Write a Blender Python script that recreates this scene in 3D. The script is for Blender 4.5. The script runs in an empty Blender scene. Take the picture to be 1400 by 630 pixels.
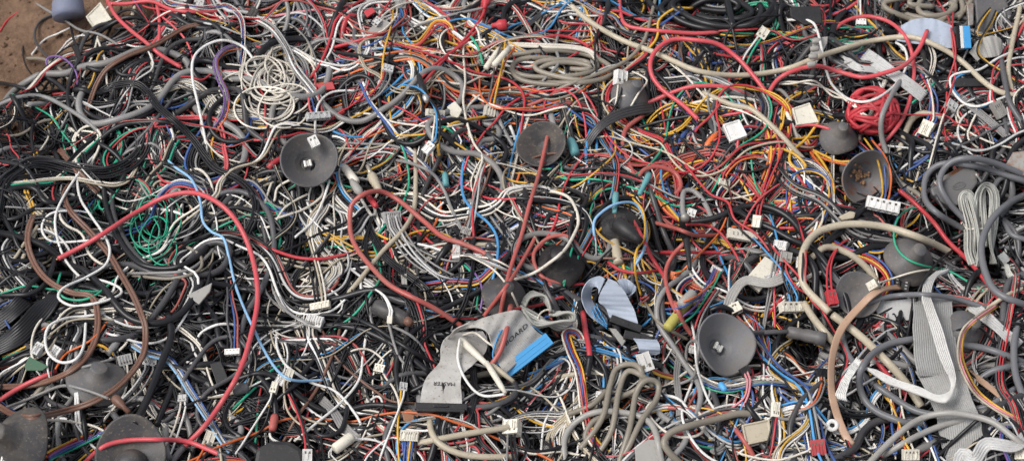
import bpy, bmesh, math, random
import numpy as np
from mathutils import Vector, Matrix
random.seed(11); rng = np.random.default_rng(11)
NDEEP = 3200; NSTUFF = 5600; NLOOSE = 14; EXPO = 0.78
S = bpy.context.scene; COL = S.collection
# ------------------------------------------------------------------ camera
PITCH = math.radians(50); DIST = 2.4; MPP = 0.00072; Z0 = 0.075
FPX = DIST/MPP
RT = np.array([1., 0, 0]); FW = np.array([0, math.cos(PITCH), -math.sin(PITCH)]); UP = np.array([0, math.sin(PITCH), math.cos(PITCH)])
CAM = np.array([0, 0, Z0]) - FW*DIST
def rays(p):
    p = np.asarray(p, float)
    return FW + RT*((p[:, 0:1]-700)/FPX) + UP*((315-p[:, 1:2])/FPX)
def unproject(p, z):
    d = rays(p); t = (np.asarray(z)-CAM[2])/d[:, 2]
    return CAM + d*t[:, None]
def project(P):
    d = np.asarray(P)-CAM; f = d@FW
    return np.stack([700+FPX*(d@RT)/f, 315-FPX*(d@UP)/f], -1)
cd = bpy.data.cameras.new('camera'); cam = bpy.data.objects.new('camera', cd); COL.objects.link(cam)
cam.location = CAM; cam.rotation_euler = (math.pi/2-PITCH, 0, 0)
cd.sensor_width = 36; cd.lens = 36*FPX/1400; cd.clip_start = 0.05; cd.clip_end = 200
cd.dof.use_dof = True; cd.dof.focus_distance = DIST-0.05; cd.dof.aperture_fstop = 10
S.camera = cam
# ------------------------------------------------------------------ materials
PAL = dict(R=(.56,.070,.088), r=(.45,.030,.044), C=(.40,.085,.075), W=(.68,.63,.54), w=(.71,.70,.67), G=(.215,.213,.21),
  g=(.47,.47,.46), D=(.045,.045,.049), K=(.010,.010,.012), T=(.225,.20,.16), I=(.43,.375,.28), B=(.035,.095,.30),
  S=(.05,.27,.55), L=(.24,.45,.68), N=(.14,.065,.045), O=(.62,.13,.03), Y=(.66,.37,.04), E=(.012,.34,.20),
  V=(.17,.08,.28), P=(.64,.24,.27), n=(.41,.26,.175), H=(.088,.088,.094), c=(.66,.62,.52), s=(.10,.30,.32), b=(.35,.40,.48), m=(.30,.29,.27), u=(.06,.34,.68), ribbon=(.38,.38,.37), h=(.135,.138,.148), p=(.37,.36,.34))
NAME = dict(R='red', r='red', C='faded red', W='cream', w='white', G='grey', g='pale grey', D='dark grey', K='black', T='taupe',
  I='beige', B='blue', S='sky blue', L='light blue', N='brown', O='orange', Y='yellow', E='teal green', V='violet', P='pink', n='tan', H='dark grey', c='ivory', s='teal', b='blue grey', m='grey', u='bright blue', h='grey', p='grey')
MATS = {}
def mat(key, rough=.42, dust=.30, metal=0., color=None, rust=0., trans=0., bump=0.):
    k = (key, rough, dust, metal, rust, trans, bump, color)
    if k in MATS: return MATS[k]
    c = color or PAL[key]
    m = bpy.data.materials.new(NAME.get(key, key).replace(' ', '_')+'_plastic'); m.use_nodes = True
    nt = m.node_tree; N = nt.nodes; Lk = nt.links
    b = N['Principled BSDF']
    tc = N.new('ShaderNodeNewGeometry'); pos = tc.outputs['Position']
    # slow grime patches and fine specks of dust, fixed to the world like real dirt
    n1 = N.new('ShaderNodeTexNoise'); n1.inputs['Scale'].default_value = 34; n1.inputs['Detail'].default_value = 6; n1.inputs['Roughness'].default_value = .7
    Lk.new(pos, n1.inputs['Vector'])
    n2 = N.new('ShaderNodeTexNoise'); n2.inputs['Scale'].default_value = 420; n2.inputs['Detail'].default_value = 3
    Lk.new(pos, n2.inputs['Vector'])
    r1 = N.new('ShaderNodeMapRange'); r1.inputs[1].default_value = .42; r1.inputs[2].default_value = .78; r1.inputs[3].default_value = .04*(dust > 0); r1.inputs[4].default_value = dust
    Lk.new(n1.outputs['Fac'], r1.inputs[0])
    r2 = N.new('ShaderNodeMapRange'); r2.inputs[1].default_value = .60; r2.inputs[2].default_value = .74; r2.inputs[3].default_value = 0; r2.inputs[4].default_value = dust*1.3
    Lk.new(n2.outputs['Fac'], r2.inputs[0])
    ad = N.new('ShaderNodeMath'); ad.operation = 'ADD'; ad.use_clamp = True
    Lk.new(r1.outputs[0], ad.inputs[0]); Lk.new(r2.outputs[0], ad.inputs[1])
    hs = N.new('ShaderNodeHueSaturation'); hs.inputs['Color'].default_value = (*c, 1)
    rv = N.new('ShaderNodeMapRange'); rv.inputs[3].default_value = .72; rv.inputs[4].default_value = 1.18
    Lk.new(tc.outputs['Random Per Island'], rv.inputs[0]); Lk.new(rv.outputs[0], hs.inputs['Value'])
    mx = N.new('ShaderNodeMix'); mx.data_type = 'RGBA'
    Lk.new(ad.outputs[0], mx.inputs[0]); Lk.new(hs.outputs[0], mx.inputs[6]); 
    lum = sum(c)/3
    mx.inputs[7].default_value = (.20, .165, .125, 1) if lum > .03 else (.075, .068, .06, 1)
    out = mx.outputs[2]
    if dust:      # scuffs and greasy stains
        n4 = N.new('ShaderNodeTexNoise'); n4.inputs['Scale'].default_value = 130; n4.inputs['Detail'].default_value = 7; n4.inputs['Roughness'].default_value = .8
        Lk.new(pos, n4.inputs['Vector'])
        r4 = N.new('ShaderNodeMapRange'); r4.inputs[1].default_value = .55; r4.inputs[2].default_value = .72; r4.inputs[4].default_value = .45
        Lk.new(n4.outputs['Fac'], r4.inputs[0])
        m4 = N.new('ShaderNodeMix'); m4.data_type = 'RGBA'; m4.inputs[7].default_value = (*(q*.42+.012 for q in c), 1)
        Lk.new(r4.outputs[0], m4.inputs[0]); Lk.new(out, m4.inputs[6]); out = m4.outputs[2]
    if rust:
        n3 = N.new('ShaderNodeTexNoise'); n3.inputs['Scale'].default_value = 60; n3.inputs['Detail'].default_value = 8; n3.inputs['Roughness'].default_value = .75
        Lk.new(pos, n3.inputs['Vector'])
        r3 = N.new('ShaderNodeMapRange'); r3.inputs[1].default_value = .62-rust*.22; r3.inputs[2].default_value = .70-rust*.1
        Lk.new(n3.outputs['Fac'], r3.inputs[0])
        m3 = N.new('ShaderNodeMix'); m3.data_type = 'RGBA'; m3.inputs[7].default_value = (.20, .075, .03, 1)
        Lk.new(r3.outputs[0], m3.inputs[0]); Lk.new(out, m3.inputs[6]); out = m3.outputs[2]
    Lk.new(out, b.inputs['Base Color'])
    rr = N.new('ShaderNodeMapRange'); rr.inputs[3].default_value = rough-.05; rr.inputs[4].default_value = min(.95, rough+.35)
    Lk.new(ad.outputs[0], rr.inputs[0]); Lk.new(rr.outputs[0], b.inputs['Roughness'])
    b.inputs['Metallic'].default_value = metal
    b.inputs['Specular IOR Level'].default_value = .32
    if trans:
        b.inputs['Transmission Weight'].default_value = trans
    if bump:
        bp = N.new('ShaderNodeBump'); bp.inputs['Strength'].default_value = bump; bp.inputs['Distance'].default_value = .001
        Lk.new(n2.outputs['Fac'], bp.inputs['Height']); Lk.new(bp.outputs[0], b.inputs['Normal'])
    MATS[k] = m; return m
def wm(k): return mat(k, .34, .10 if k == 'K' else .14 if k in 'DHh' else .44 if k in 'wWgGTIcC' else .34)
# ------------------------------------------------------------------ heap height map: every wire is laid on what is already there
GX0, GX1, GY0, GY1, GC = -.86, .86, -.62, .80, .002
NX = int((GX1-GX0)/GC); NY = int((GY1-GY0)/GC)
H = np.zeros((NY, NX))
def soil(x, y):
    return .006*np.sin(x*9+1)*np.cos(y*7)+.004*np.sin(x*23+y*17)+.002*np.sin(x*61-y*47)
yy, xx = np.mgrid[0:NY, 0:NX]
H += soil(GX0+xx*GC, GY0+yy*GC)
def idx(x, y):
    return np.clip(((y-GY0)/GC).astype(int), 0, NY-1), np.clip(((x-GX0)/GC).astype(int), 0, NX-1)
def hat(x, y, r):
    h = H[idx(x, y)]
    o = r*.6
    for dx, dy in ((o, 0), (-o, 0), (0, o), (0, -o)):
        h = np.maximum(h, H[idx(x+dx, y+dy)])
    return h
def stamp(x, y, z, r):
    k = max(0, int(math.ceil(r/GC)))
    iy, ix = idx(x, y)
    for a in range(-k, k+1):
        for b in range(-k, k+1):
            d = math.hypot(a, b)*GC
            if d <= r+GC*.3:
                rise = math.sqrt(max(0, r*r-d*d))*.85
                np.maximum.at(H, (np.clip(iy+a, 0, NY-1), np.clip(ix+b, 0, NX-1)), z+rise)
def smooth(z, n=1):
    for _ in range(n):
        p = np.concatenate([z[:1], z, z[-1:]]); z = .25*p[:-2]+.5*p[1:-1]+.25*p[2:]
    return z
def drape(base, n):
    z = base.copy()
    for _ in range(n): z = np.maximum(base, smooth(z))
    return smooth(z, 2)
def resample(P, step):
    """Catmull-Rom through P, then even spacing."""
    P = np.asarray(P, float)
    if len(P) == 2: P = np.array([P[0], (P[0]+P[1])/2, P[1]])
    Q = np.concatenate([[2*P[0]-P[1]], P, [2*P[-1]-P[-2]]])
    t = np.linspace(0, 1, 14, endpoint=False)[:, None]
    out = []
    for i in range(len(P)-1):
        p0, p1, p2, p3 = Q[i:i+4]
        out.append(.5*((2*p1)+(-p0+p2)*t+(2*p0-5*p1+4*p2-p3)*t*t+(-p0+3*p1-3*p2+p3)*t**3))
    C = np.concatenate(out+[P[-1:]])
    s = np.concatenate([[0], np.cumsum(np.linalg.norm(np.diff(C, axis=0), axis=1))])
    n = max(5, int(s[-1]/step)+1)
    q = np.linspace(0, s[-1], n)
    return np.stack([np.interp(q, s, C[:, k]) for k in range(C.shape[1])], -1)
def ease_ends(n, step, dip0, dip1, L=.016):
    s = np.arange(n)*step
    return -(dip0*np.exp(-s/L)+dip1*np.exp(-(s[::-1])/L))
def lay_px(pts, r, lift=0., dip=(.006, .006), stiff=24, step=4.5, wob=.35, do_stamp=True, sink=0.):
    p = resample(pts, step); n = len(p)
    if wob:
        ph = rng.uniform(0, 6.28, 4); q = np.arange(n)*step
        p = p+wob*np.stack([np.sin(q/17+ph[0])+.7*np.sin(q/41+ph[1]), np.sin(q/19+ph[2])+.7*np.sin(q/37+ph[3])], -1)
    z = np.full(n, Z0)
    for it in range(4):
        X = unproject(p, z)
        base = smooth(hat(X[:, 0], X[:, 1], r), 1)
        zn = drape(base, stiff)+r*.8-sink+lift*np.sin(np.linspace(0, np.pi, n))+ease_ends(n, step*MPP, *dip)
        z = zn if it == 0 else .5*z+.5*zn
    X = unproject(p, smooth(z, 2))
    if do_stamp: stamp(X[:, 0], X[:, 1], X[:, 2], r)
    return X
def lay_xy(xy, r, stiff=8, dip=(.004, .004), sink=0.):
    n = len(xy)
    base = hat(xy[:, 0], xy[:, 1], r)
    z = drape(base, stiff)+r*.75-sink+ease_ends(n, .005, *dip)
    X = np.column_stack([xy, smooth(z, 2)])
    stamp(X[:, 0], X[:, 1], X[:, 2], r)
    return X
# ------------------------------------------------------------------ mesh building
class MB:
    def __init__(s): s.v = []; s.f = []; s.m = []; s.sm = []; s.n = 0
    def add(s, v, f, mi=0, smooth_=True):
        s.v.append(np.asarray(v, float)); s.f += [[i+s.n for i in q] for q in f]; s.m += [mi]*len(f); s.sm += [smooth_]*len(f); s.n += len(v)
    def tube(s, P, r, sides=8, mi=0, caps=True):
        P = np.asarray(P); n = len(P)
        T = np.gradient(P, axis=0); T /= np.linalg.norm(T, axis=1)[:, None]+1e-12
        ref = np.array([.11, -.23, .967])
        A = np.cross(ref, T); A /= np.linalg.norm(A, axis=1)[:, None]+1e-9
        B = np.cross(T, A)
        a = np.arange(sides)*2*np.pi/sides
        rr = np.broadcast_to(np.asarray(r, float), (n,))[:, None, None]
        V = P[:, None]+rr*(np.cos(a)[None, :, None]*A[:, None]+np.sin(a)[None, :, None]*B[:, None])
        i = np.arange(n-1)[:, None]*sides; k = np.arange(sides)[None]; k2 = (k+1) % sides
        F = np.stack([i+k, i+k2, i+sides+k2, i+sides+k], -1).reshape(-1, 4).tolist()
        s.add(V.reshape(-1, 3), F, mi)
        if caps:
            b = s.n-n*sides
            s.f += [list(range(b+sides-1, b-1, -1)), list(range(b+(n-1)*sides, b+n*sides))]; s.m += [mi]*2; s.sm += [False]*2
    def bm(s, bm, mi=0, sm=False):
        bm.verts.index_update()
        s.add([v.co[:] for v in bm.verts], [[v.index for v in f.verts] for f in bm.faces], mi, sm); bm.free()
    def build(s, name, mats, parent=None, origin=None):
        V = np.concatenate(s.v)
        if parent is not None: o0 = np.zeros(3); off = np.array(parent.location)
        else:
            off = np.array([V[:, 0].mean(), V[:, 1].mean(), V[:, 2].min()]) if origin is None else np.asarray(origin)
        V = V-off
        me = bpy.data.meshes.new(name)
        me.vertices.add(len(V)); me.vertices.foreach_set('co', V.ravel())
        ln = np.array([len(q) for q in s.f]); li = np.fromiter((i for q in s.f for i in q), dtype=np.int32)
        me.loops.add(len(li)); me.loops.foreach_set('vertex_index', li)
        me.polygons.add(len(ln)); me.polygons.foreach_set('loop_start', np.concatenate([[0], np.cumsum(ln)[:-1]]).astype(np.int32))
        me.polygons.foreach_set('loop_total', ln.astype(np.int32))
        if not isinstance(mats, (list, tuple)): mats = [mats]
        for m in mats: me.materials.append(m)
        me.polygons.foreach_set('material_index', np.array(s.m, dtype=np.int32))
        me.polygons.foreach_set('use_smooth', np.array(s.sm, dtype=bool))
        me.update(calc_edges=True); me.validate()
        o = bpy.data.objects.new(name, me); COL.objects.link(o)
        if parent is not None: o.parent = parent
        else: o.location = off
        return o
def empty(name, loc):
    o = bpy.data.objects.new(name, None); COL.objects.link(o); o.location = loc; o.empty_display_size = .01; return o
THINGS = []
def tag(o, label, cat, group=None, at=None, auto=None):
    o['category'] = cat
    if label: o['label'] = label
    if group: o['group'] = group
    THINGS.append((o, label, at, auto)); return o
def frame(ang=0., tx=0., tu=.35):
    """axes of an object lying on the heap: a along the picture angle (degrees, clockwise), n its facing, b = n x a"""
    n = -FW+tu*UP+tx*RT; n /= np.linalg.norm(n)
    t = math.radians(ang); a = math.cos(t)*RT-math.sin(t)*UP
    a = a-n*(a@n); a /= np.linalg.norm(a)
    return a, np.cross(n, a), n
def top_at(u, v, rad, q=85):
    """height of the heap under a disc of the picture"""
    p = np.array([[u+rad*i/3., v+rad*j/3.] for i in range(-3, 4) for j in range(-3, 4) if i*i+j*j <= 9])
    z = Z0
    for _ in range(4):
        X = unproject(p, np.full(len(p), z)); z = float(np.percentile(H[idx(X[:, 0], X[:, 1])], q))
    return z
def stamp_pts(P):
    P = np.asarray(P); np.maximum.at(H, idx(P[:, 0], P[:, 1]), P[:, 2])
def stamp_mesh(o):
    """leave the shape on the height map so that later wires lie over it"""
    me = o.data; M = np.array(o.matrix_basis) if o.parent is None else np.array(o.parent.matrix_basis)@np.array(o.matrix_basis)
    off = np.array(o.location) if o.parent is None else np.array(o.parent.location)
    co = np.empty(len(me.vertices)*3); me.vertices.foreach_get('co', co); co = co.reshape(-1, 3)+off
    for p in me.polygons:
        q = co[list(p.vertices)]
        if len(q) < 3: continue
        c = q.mean(0); 
        n = max(2, int(np.abs(q-c).max()/.0015)+1)
        t = np.linspace(0, 1, n)
        for i in range(len(q)):
            a, b = q[i], q[(i+1) % len(q)]
            e = a+(b-a)*t[:, None]
            stamp_pts((c+(e[:, None]-c)*t[None, :, None]).reshape(-1, 3))
def box_bm(w, d, h, bev=.0, seg=2):
    bm = bmesh.new(); bmesh.ops.create_cube(bm, size=1)
    for v in bm.verts: v.co = Vector((v.co.x*w, v.co.y*d, v.co.z*h))
    if bev: bmesh.ops.bevel(bm, geom=bm.edges[:], offset=bev, segments=seg, affect='EDGES', profile=.6)
    return bm
def xf(bm, a, b, n, c):
    M = Matrix(((a[0], b[0], n[0], c[0]), (a[1], b[1], n[1], c[1]), (a[2], b[2], n[2], c[2]), (0, 0, 0, 1)))
    bm.transform(M); return bm
def lathe(mb, prof, axis, org, sides=28, mi=0, sm=True):
    """prof: (radius, along) pairs"""
    ax = np.asarray(axis)/np.linalg.norm(axis); t = np.array([0, 0, 1.]) if abs(ax[2]) < .9 else np.array([1., 0, 0])
    A = np.cross(t, ax); A /= np.linalg.norm(A); B = np.cross(ax, A)
    an = np.arange(sides)*2*np.pi/sides
    V = []; 
    for r, z in prof:
        V.append(np.asarray(org)+ax*z+max(r, 1e-5)*(np.cos(an)[:, None]*A+np.sin(an)[:, None]*B))
    V = np.concatenate(V); n = len(prof)
    i = np.arange(n-1)[:, None]*sides; k = np.arange(sides)[None]; k2 = (k+1) % sides
    F = np.stack([i+k, i+k2, i+sides+k2, i+sides+k], -1).reshape(-1, 4).tolist()
    mb.add(V, F, mi, sm)
# ------------------------------------------------------------------ things
def conn_bm(w, h, d, nx, ny, wall=.22, deep=.7, bev=.05):
    """plug housing: box w (x) by h (y), d deep (z); real sockets sunk in the +y face, nx by ny of them"""
    bm = bmesh.new()
    xs = np.linspace(-w/2, w/2, nx+1); zs = np.linspace(-d/2, d/2, ny+1)
    fr = [[bm.verts.new((x, h/2, z)) for x in xs] for z in zs]
    cells = [bm.faces.new((fr[j][i+1], fr[j][i], fr[j+1][i], fr[j+1][i+1])) for j in range(ny) for i in range(nx)]
    bk = [[bm.verts.new((x, -h/2, z)) for x in (-w/2, w/2)] for z in (-d/2, d/2)]
    bm.faces.new((bk[0][0], bk[0][1], bk[1][1], bk[1][0]))
    bm.faces.new([bk[0][1], bk[0][0]]+fr[0]); bm.faces.new([bk[1][0], bk[1][1]]+fr[-1][::-1])
    bm.faces.new([bk[0][0], bk[1][0]]+[r[0] for r in fr][::-1]); bm.faces.new([bk[1][1], bk[0][1]]+[r[-1] for r in fr])
    bmesh.ops.recalc_face_normals(bm, faces=bm.faces[:])
    t = min(w/nx, d/ny)*wall
    bmesh.ops.inset_individual(bm, faces=cells, thickness=t)
    bmesh.ops.inset_individual(bm, faces=cells, thickness=t*.05, depth=-h*deep)
    # latch and polarising ribs
    return bm
def connector(u, v, w, h, ang=0, col='c', nx=4, ny=1, label=None, tx=0., tu=.35, d=None, leads=None, lead_ang=None, name='plug_connector', lift=0., face=None, lead_len=(60, 130), lr=1.5, rib=True, group=None, cat='connector', mark=None, zabs=None):
    """apparent size w by h pixels; the sockets are on the long edge that faces `face` (+1 up in the picture)"""
    if tx == 0. and tu == .35: tx = rng.uniform(-.55, .55); tu = rng.uniform(0, .75)
    W, Hh = w*MPP, h*MPP; D = (d or min(w, h)*.75)*MPP
    if face is None: face = 1 if rng.random() < .5 else -1
    if leads is None: leads = ''.join(pick(u, v) for _ in range(max(1, min(nx, 4))))
    a, b, n = frame(ang, tx, tu)
    z = top_at(u, v, max(w, h)*.45, 80)
    c = unproject([[u, v]], [z+D*.35+lift if zabs is None else zabs])[0]
    root = empty(name, c-n*D*.5)
    m = mat(col, .45, .42)
    bm = conn_bm(W, Hh, D, nx, ny)
    if face < 0: bmesh.ops.rotate(bm, verts=bm.verts, cent=(0, 0, 0), matrix=Matrix.Rotation(math.pi, 3, 'Z'))
    if rib and min(w, h) > 8:
        for sx in ((-.28, .28) if w > 20 else (0,)):
            r_ = box_bm(W*.10, Hh*.55, D*.12); r_.transform(Matrix.Translation((W*sx, face*Hh*.05, D*.54)))
            me = bpy.data.meshes.new('tmp'); r_.to_mesh(me); r_.free(); bm.from_mesh(me); bpy.data.meshes.remove(me)
    if min(w, h) > 7 and not mark:
        e = W*.86/(nx+1)
        for i in range(nx+1):      # walls between the ways, standing proud of the top
            r_ = box_bm(min(e*.3, W*.06), Hh*.62, D*.10); r_.transform(Matrix.Translation(((i-nx/2)*W*.9/nx, face*Hh*.12, D*.53)))
            me = bpy.data.meshes.new('tmp'); r_.to_mesh(me); r_.free(); bm.from_mesh(me); bpy.data.meshes.remove(me)
    xf(bm, a, b, n, c); mb = MB(); mb.bm(bm); o = mb.build('housing', m, root)
    if min(w, h) > 7 and col != 'K' and not mark:
        m2 = MB()
        for i in range(nx):
            m2.bm(xf(box_bm(W*.9/nx*.42, Hh*.20, D*.02), a, b, n, c+n*D*.505+a*(i-(nx-1)/2)*W*.9/nx-face*b*Hh*.22))
        q = m2.build('contact_windows', mat('metal', .35, .2, .5, (.16, .14, .11)), root)
        q.parent = o
    bv = o.modifiers.new('bevel', 'BEVEL'); bv.width = min(W, Hh, D)*.06; bv.segments = 2; bv.limit_method = 'ANGLE'; bv.angle_limit = math.radians(50)
    stamp_mesh(o)
    if leads:
        k = len(leads); base = (ang+90 if face > 0 else ang-90) if lead_ang is None else lead_ang
        t = math.radians(base); dv = np.array([math.cos(t), math.sin(t)])
        ta = math.radians(ang); da = np.array([math.cos(ta), math.sin(ta)])
        Lh = h*.48 if lead_ang is None else max(w, h)*.4
        for _ in range(12):
            turn = rng.normal(0, .7); ln = rng.uniform(*lead_len); th = t; p = np.array([u, v])+dv*(Lh+8); ok_ = True
            for s in range(3):
                th += turn*.5; q_ = p+ln/3*np.array([math.cos(th), math.sin(th)]); ok_ &= not prot(p+(q_-p)*np.linspace(.1, 1, 9)[:, None]).any(); p = q_
            if ok_: break
        for i, q in enumerate(leads):
            off = (i-(k-1)/2)*min(w*.86/k, 5)
            p0 = np.array([u, v])+dv*Lh*.6+da*off
            p1 = np.array([u, v])+dv*(Lh+8)+da*off
            th = t; pts = [p0, p1]; p = p1
            for s in range(3):
                th += turn*.5+rng.normal(0, .12); p = p+ln/3*np.array([math.cos(th), math.sin(th)]); pts.append(p)
            X = lay_px(pts, lr*MPP, lift=.004, dip=(0, .014), stiff=20, wob=.8)
            X[:2] = X[:2]*.2+.8*(c+np.outer([0, .3], -face*b*Hh)+a*off*MPP)
            mb = MB(); mb.tube(X, lr*MPP, 7); mb.build('wire', wm(q), root)
    if mark:
        text_on_plane(mark, root, c-a*W*.2+n*(D*.5+.0004), a, b, n, size=h*.42*MPP, m='K')
    tag(root, label, cat, group, at=(u, v), auto=None if label else ('plug', NAME.get(col, 'white')))
    return root
def text_mesh(txt, size):
    cu = bpy.data.curves.new('t', 'FONT'); cu.body = txt; cu.align_x = 'CENTER'; cu.align_y = 'CENTER'; cu.size = size; cu.resolution_u = 2
    o = bpy.data.objects.new('t', cu); COL.objects.link(o)
    dg = bpy.context.evaluated_depsgraph_get(); me = bpy.data.meshes.new_from_object(o.evaluated_get(dg))
    V = np.array([v.co[:] for v in me.vertices]); F = [list(p.vertices) for p in me.polygons]
    bpy.data.objects.remove(o); bpy.data.curves.remove(cu); bpy.data.meshes.remove(me); return V, F
def text_on_plane(txt, parent, c, a, b, n, size, m='K', name='lettering'):
    V, F = text_mesh(txt, size); mb = MB(); mb.add(c+V[:, :1]*a+V[:, 1:2]*b, F, 0, False)
    return mb.build(name, mat(m, .6, 0), parent)
def cup(u, v, R, tx, tu, label, back=False, col='H', rust=0., clip=None, cone=False, lift=.0, depth=.58, squash=None, ring=True, sink=0., crust=False):
    """rubber anode cap: a shallow bowl with a boss; back=True shows its domed back and its stub"""
    n = -FW+tu*UP+tx*RT; n /= np.linalg.norm(n)
    r = R*MPP; z = top_at(u, v, R*.75, 92)
    c = unproject([[u, v]], [z+.004+lift*.4-sink+depth*r*n[2]*(.75 if not back else .15)])[0]
    root = empty('rubber_cup', c-np.array([0, 0, r*.4]))
    ax = n if not back else -n
    d = depth*r; th = r*.045
    inner = [(.0, -d), (.30, -d*.99), (.36, -d*.92), (.5, -d*.74), (.7, -d*.46), (.86, -d*.22), (.97, -d*.05), (1., .0)]
    if ring and not back: inner = [(.0, -d*.94), (.17, -d*.94), (.19, -d*1.06), (.27, -d*1.06), (.29, -d*.93), (.40, -d*.90), (.43, -d*.80)]+inner[3:]
    prof = [(q*r, z_) for q, z_ in inner]+[(r*1.0+th, -th*.5), (r*.985+th, -th*1.5)]
    outer = [(.9, -d*.30), (.72, -d*.60), (.5, -d*.95), (.42, -d*1.06), (.40, -d*1.20), (.30, -d*1.30), (.29, -d*2.05), (.24, -d*2.16), (0, -d*2.17)]
    prof += [(q*r, z_-th) for q, z_ in outer]
    mb = MB(); lathe(mb, prof, ax, c if not back else c-ax*(-d*.5), 44)
    m = mat(col, .50, .62, 0, None, rust, 0, .22)
    o = mb.build('bowl', m, root)
    # soft rubber never stays perfectly round
    me = o.data; ph = rng.uniform(0, 6.28); 
    for vv in me.vertices:
        q = np.array(vv.co[:])+np.array(root.location)-c; rad = q-ax*(q@ax); k = np.linalg.norm(rad)/r
        e = .035*k*k*math.sin(2*math.atan2(rad@UP, rad@RT)+ph)+.02*k*k*math.sin(3*math.atan2(rad@UP, rad@RT)+2*ph)
        vv.co = Vector(np.array(vv.co[:])+ax*r*e*2.6+rad*e*.8)
    stamp_mesh(o)
    a, b, nn = frame(20, tx, tu)
    if cone:
        mb = MB(); lathe(mb, [(.52*r, -d*.9), (.50*r, -d*.3), (.42*r, d*.25), (.30*r, d*.75), (.24*r, d*.95), (.12*r, d*1.05), (0, d*1.06)], ax, c-.35*r*UP, 32)
        o = mb.build('stub', m, root); stamp_mesh(o)
    if crust:
        mb = MB(); q = np.linspace(0, 2*np.pi, 14)[:-1]
        for k in range(60):
            t_ = rng.uniform(0, 6.28); e_ = abs(rng.normal(0, .19))*r; bm = bmesh.new(); bmesh.ops.create_icosphere(bm, subdivisions=1, radius=rng.uniform(.03, .09)*r)
            for v in bm.verts: v.co = v.co*rng.uniform(.6, 1.2)
            mb.bm(xf(bm, a, b, nn, c-ax*d*(.90-.9*(e_/r)**1.5)+e_*(math.cos(t_)*a+math.sin(t_)*b)), 0, False)
        mb.build('rust_crust', mat('rusty', .9, .35, 0, (.34, .19, .10), .5), root)
    if clip and not back:
        ca = math.radians(clip); a, b, nn = frame(clip, tx, tu); s = r*.16
        mb = MB(); base = c-ax*d*.86
        for dx in (-1, 1):
            mb.bm(xf(box_bm(s*.5, s*1.5, s*.9, s*.1), a, b, nn, base+a*dx*s*.62))
        mb.bm(xf(box_bm(s*.6, s*1.2, s*.2), a, b, nn, base))
        mb.build('metal_clip', mat('metal', .32, .12, .3, (.82, .79, .72)), root)
        mb = MB(); mb.bm(xf(box_bm(s*2.5, s*1.9, s*.2, s*.08), a, b, nn, base-ax*s*.25)); mb.build('clip_plate', mat('D', .6, .3), root)
    tag(root, label, 'rubber cup', at=(u, v)); return root
def ribbon_rows(L_, R_, nrib, ribamp, thick):
    """surface between two edge curves, ribbed like moulded ribbon cable, closed to a solid"""
    n = len(L_); m = nrib*6
    t = np.linspace(0, 1, m+1)
    P = L_[:, None]+(R_-L_)[:, None]*t[None, :, None]
    du = np.gradient(P, axis=0); dv = (R_-L_)[:, None]+0*P
    N = np.cross(dv, du); N /= np.linalg.norm(N, axis=2)[..., None]+1e-12
    if (N[..., 2].mean() < 0): N = -N
    bump = ribamp*np.abs(np.sin(np.pi*t*nrib))**.75
    top = P+N*(thick/2+bump[None, :, None]); bot = P-N*(thick/2+bump[None, :, None])
    V = np.concatenate([top.reshape(-1, 3), bot.reshape(-1, 3)]); w = m+1; o = n*w; F = []
    for i in range(n-1):
        for k in range(m):
            q = i*w+k; F.append([q, q+1, q+w+1, q+w]); F.append([o+q+w, o+q+w+1, o+q+1, o+q])
        q = i*w; F.append([q+w, o+q+w, o+q, q]); q = i*w+m; F.append([q, o+q, o+q+w, q+w])
    for k in range(m):
        F.append([k+1, k, o+k, o+k+1]); q = (n-1)*w+k; F.append([q, q+1, o+q+1, o+q])
    return V, F, P, N
def edges3(pts, z0, step=4.):
    q = resample(np.asarray(pts, float), step)
    return q
def edge_ribbon(A, B, nrib, col, z0, parent, name='ribbon', thick=.0009, amp=.00022, nrow=None, dust=.35, crumple=.9):
    """A, B: lists of (u, v, h mm above z0) along the two edges"""
    n = nrow or 60
    def rs(E):
        E = np.asarray(E, float); q = resample(E, 2.); s = np.linspace(0, len(q)-1, n); return np.stack([np.interp(s, np.arange(len(q)), q[:, k]) for k in range(3)], -1)
    a, b = rs(A), rs(B); s_ = np.linspace(0, 1, n)
    for E_ in (a, b):      # handled ribbon is never quite flat
        ph = rng.uniform(0, 6.28, 3); E_[:, 2] += crumple*(np.sin(s_*13+ph[0])+.7*np.sin(s_*27+ph[1])+.5*np.sin(s_*51+ph[2])); E_[:, 0] += .35*crumple*np.sin(s_*19+ph[1])
    La = unproject(a[:, :2], z0+a[:, 2]*.001); Lb = unproject(b[:, :2], z0+b[:, 2]*.001)
    V, F, P, N = ribbon_rows(La, Lb, nrib, amp, thick)
    mb = MB(); mb.add(V, F); o = mb.build(name, mat(col, .45, dust), parent); stamp_mesh(o)
    return o, P, N
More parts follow.
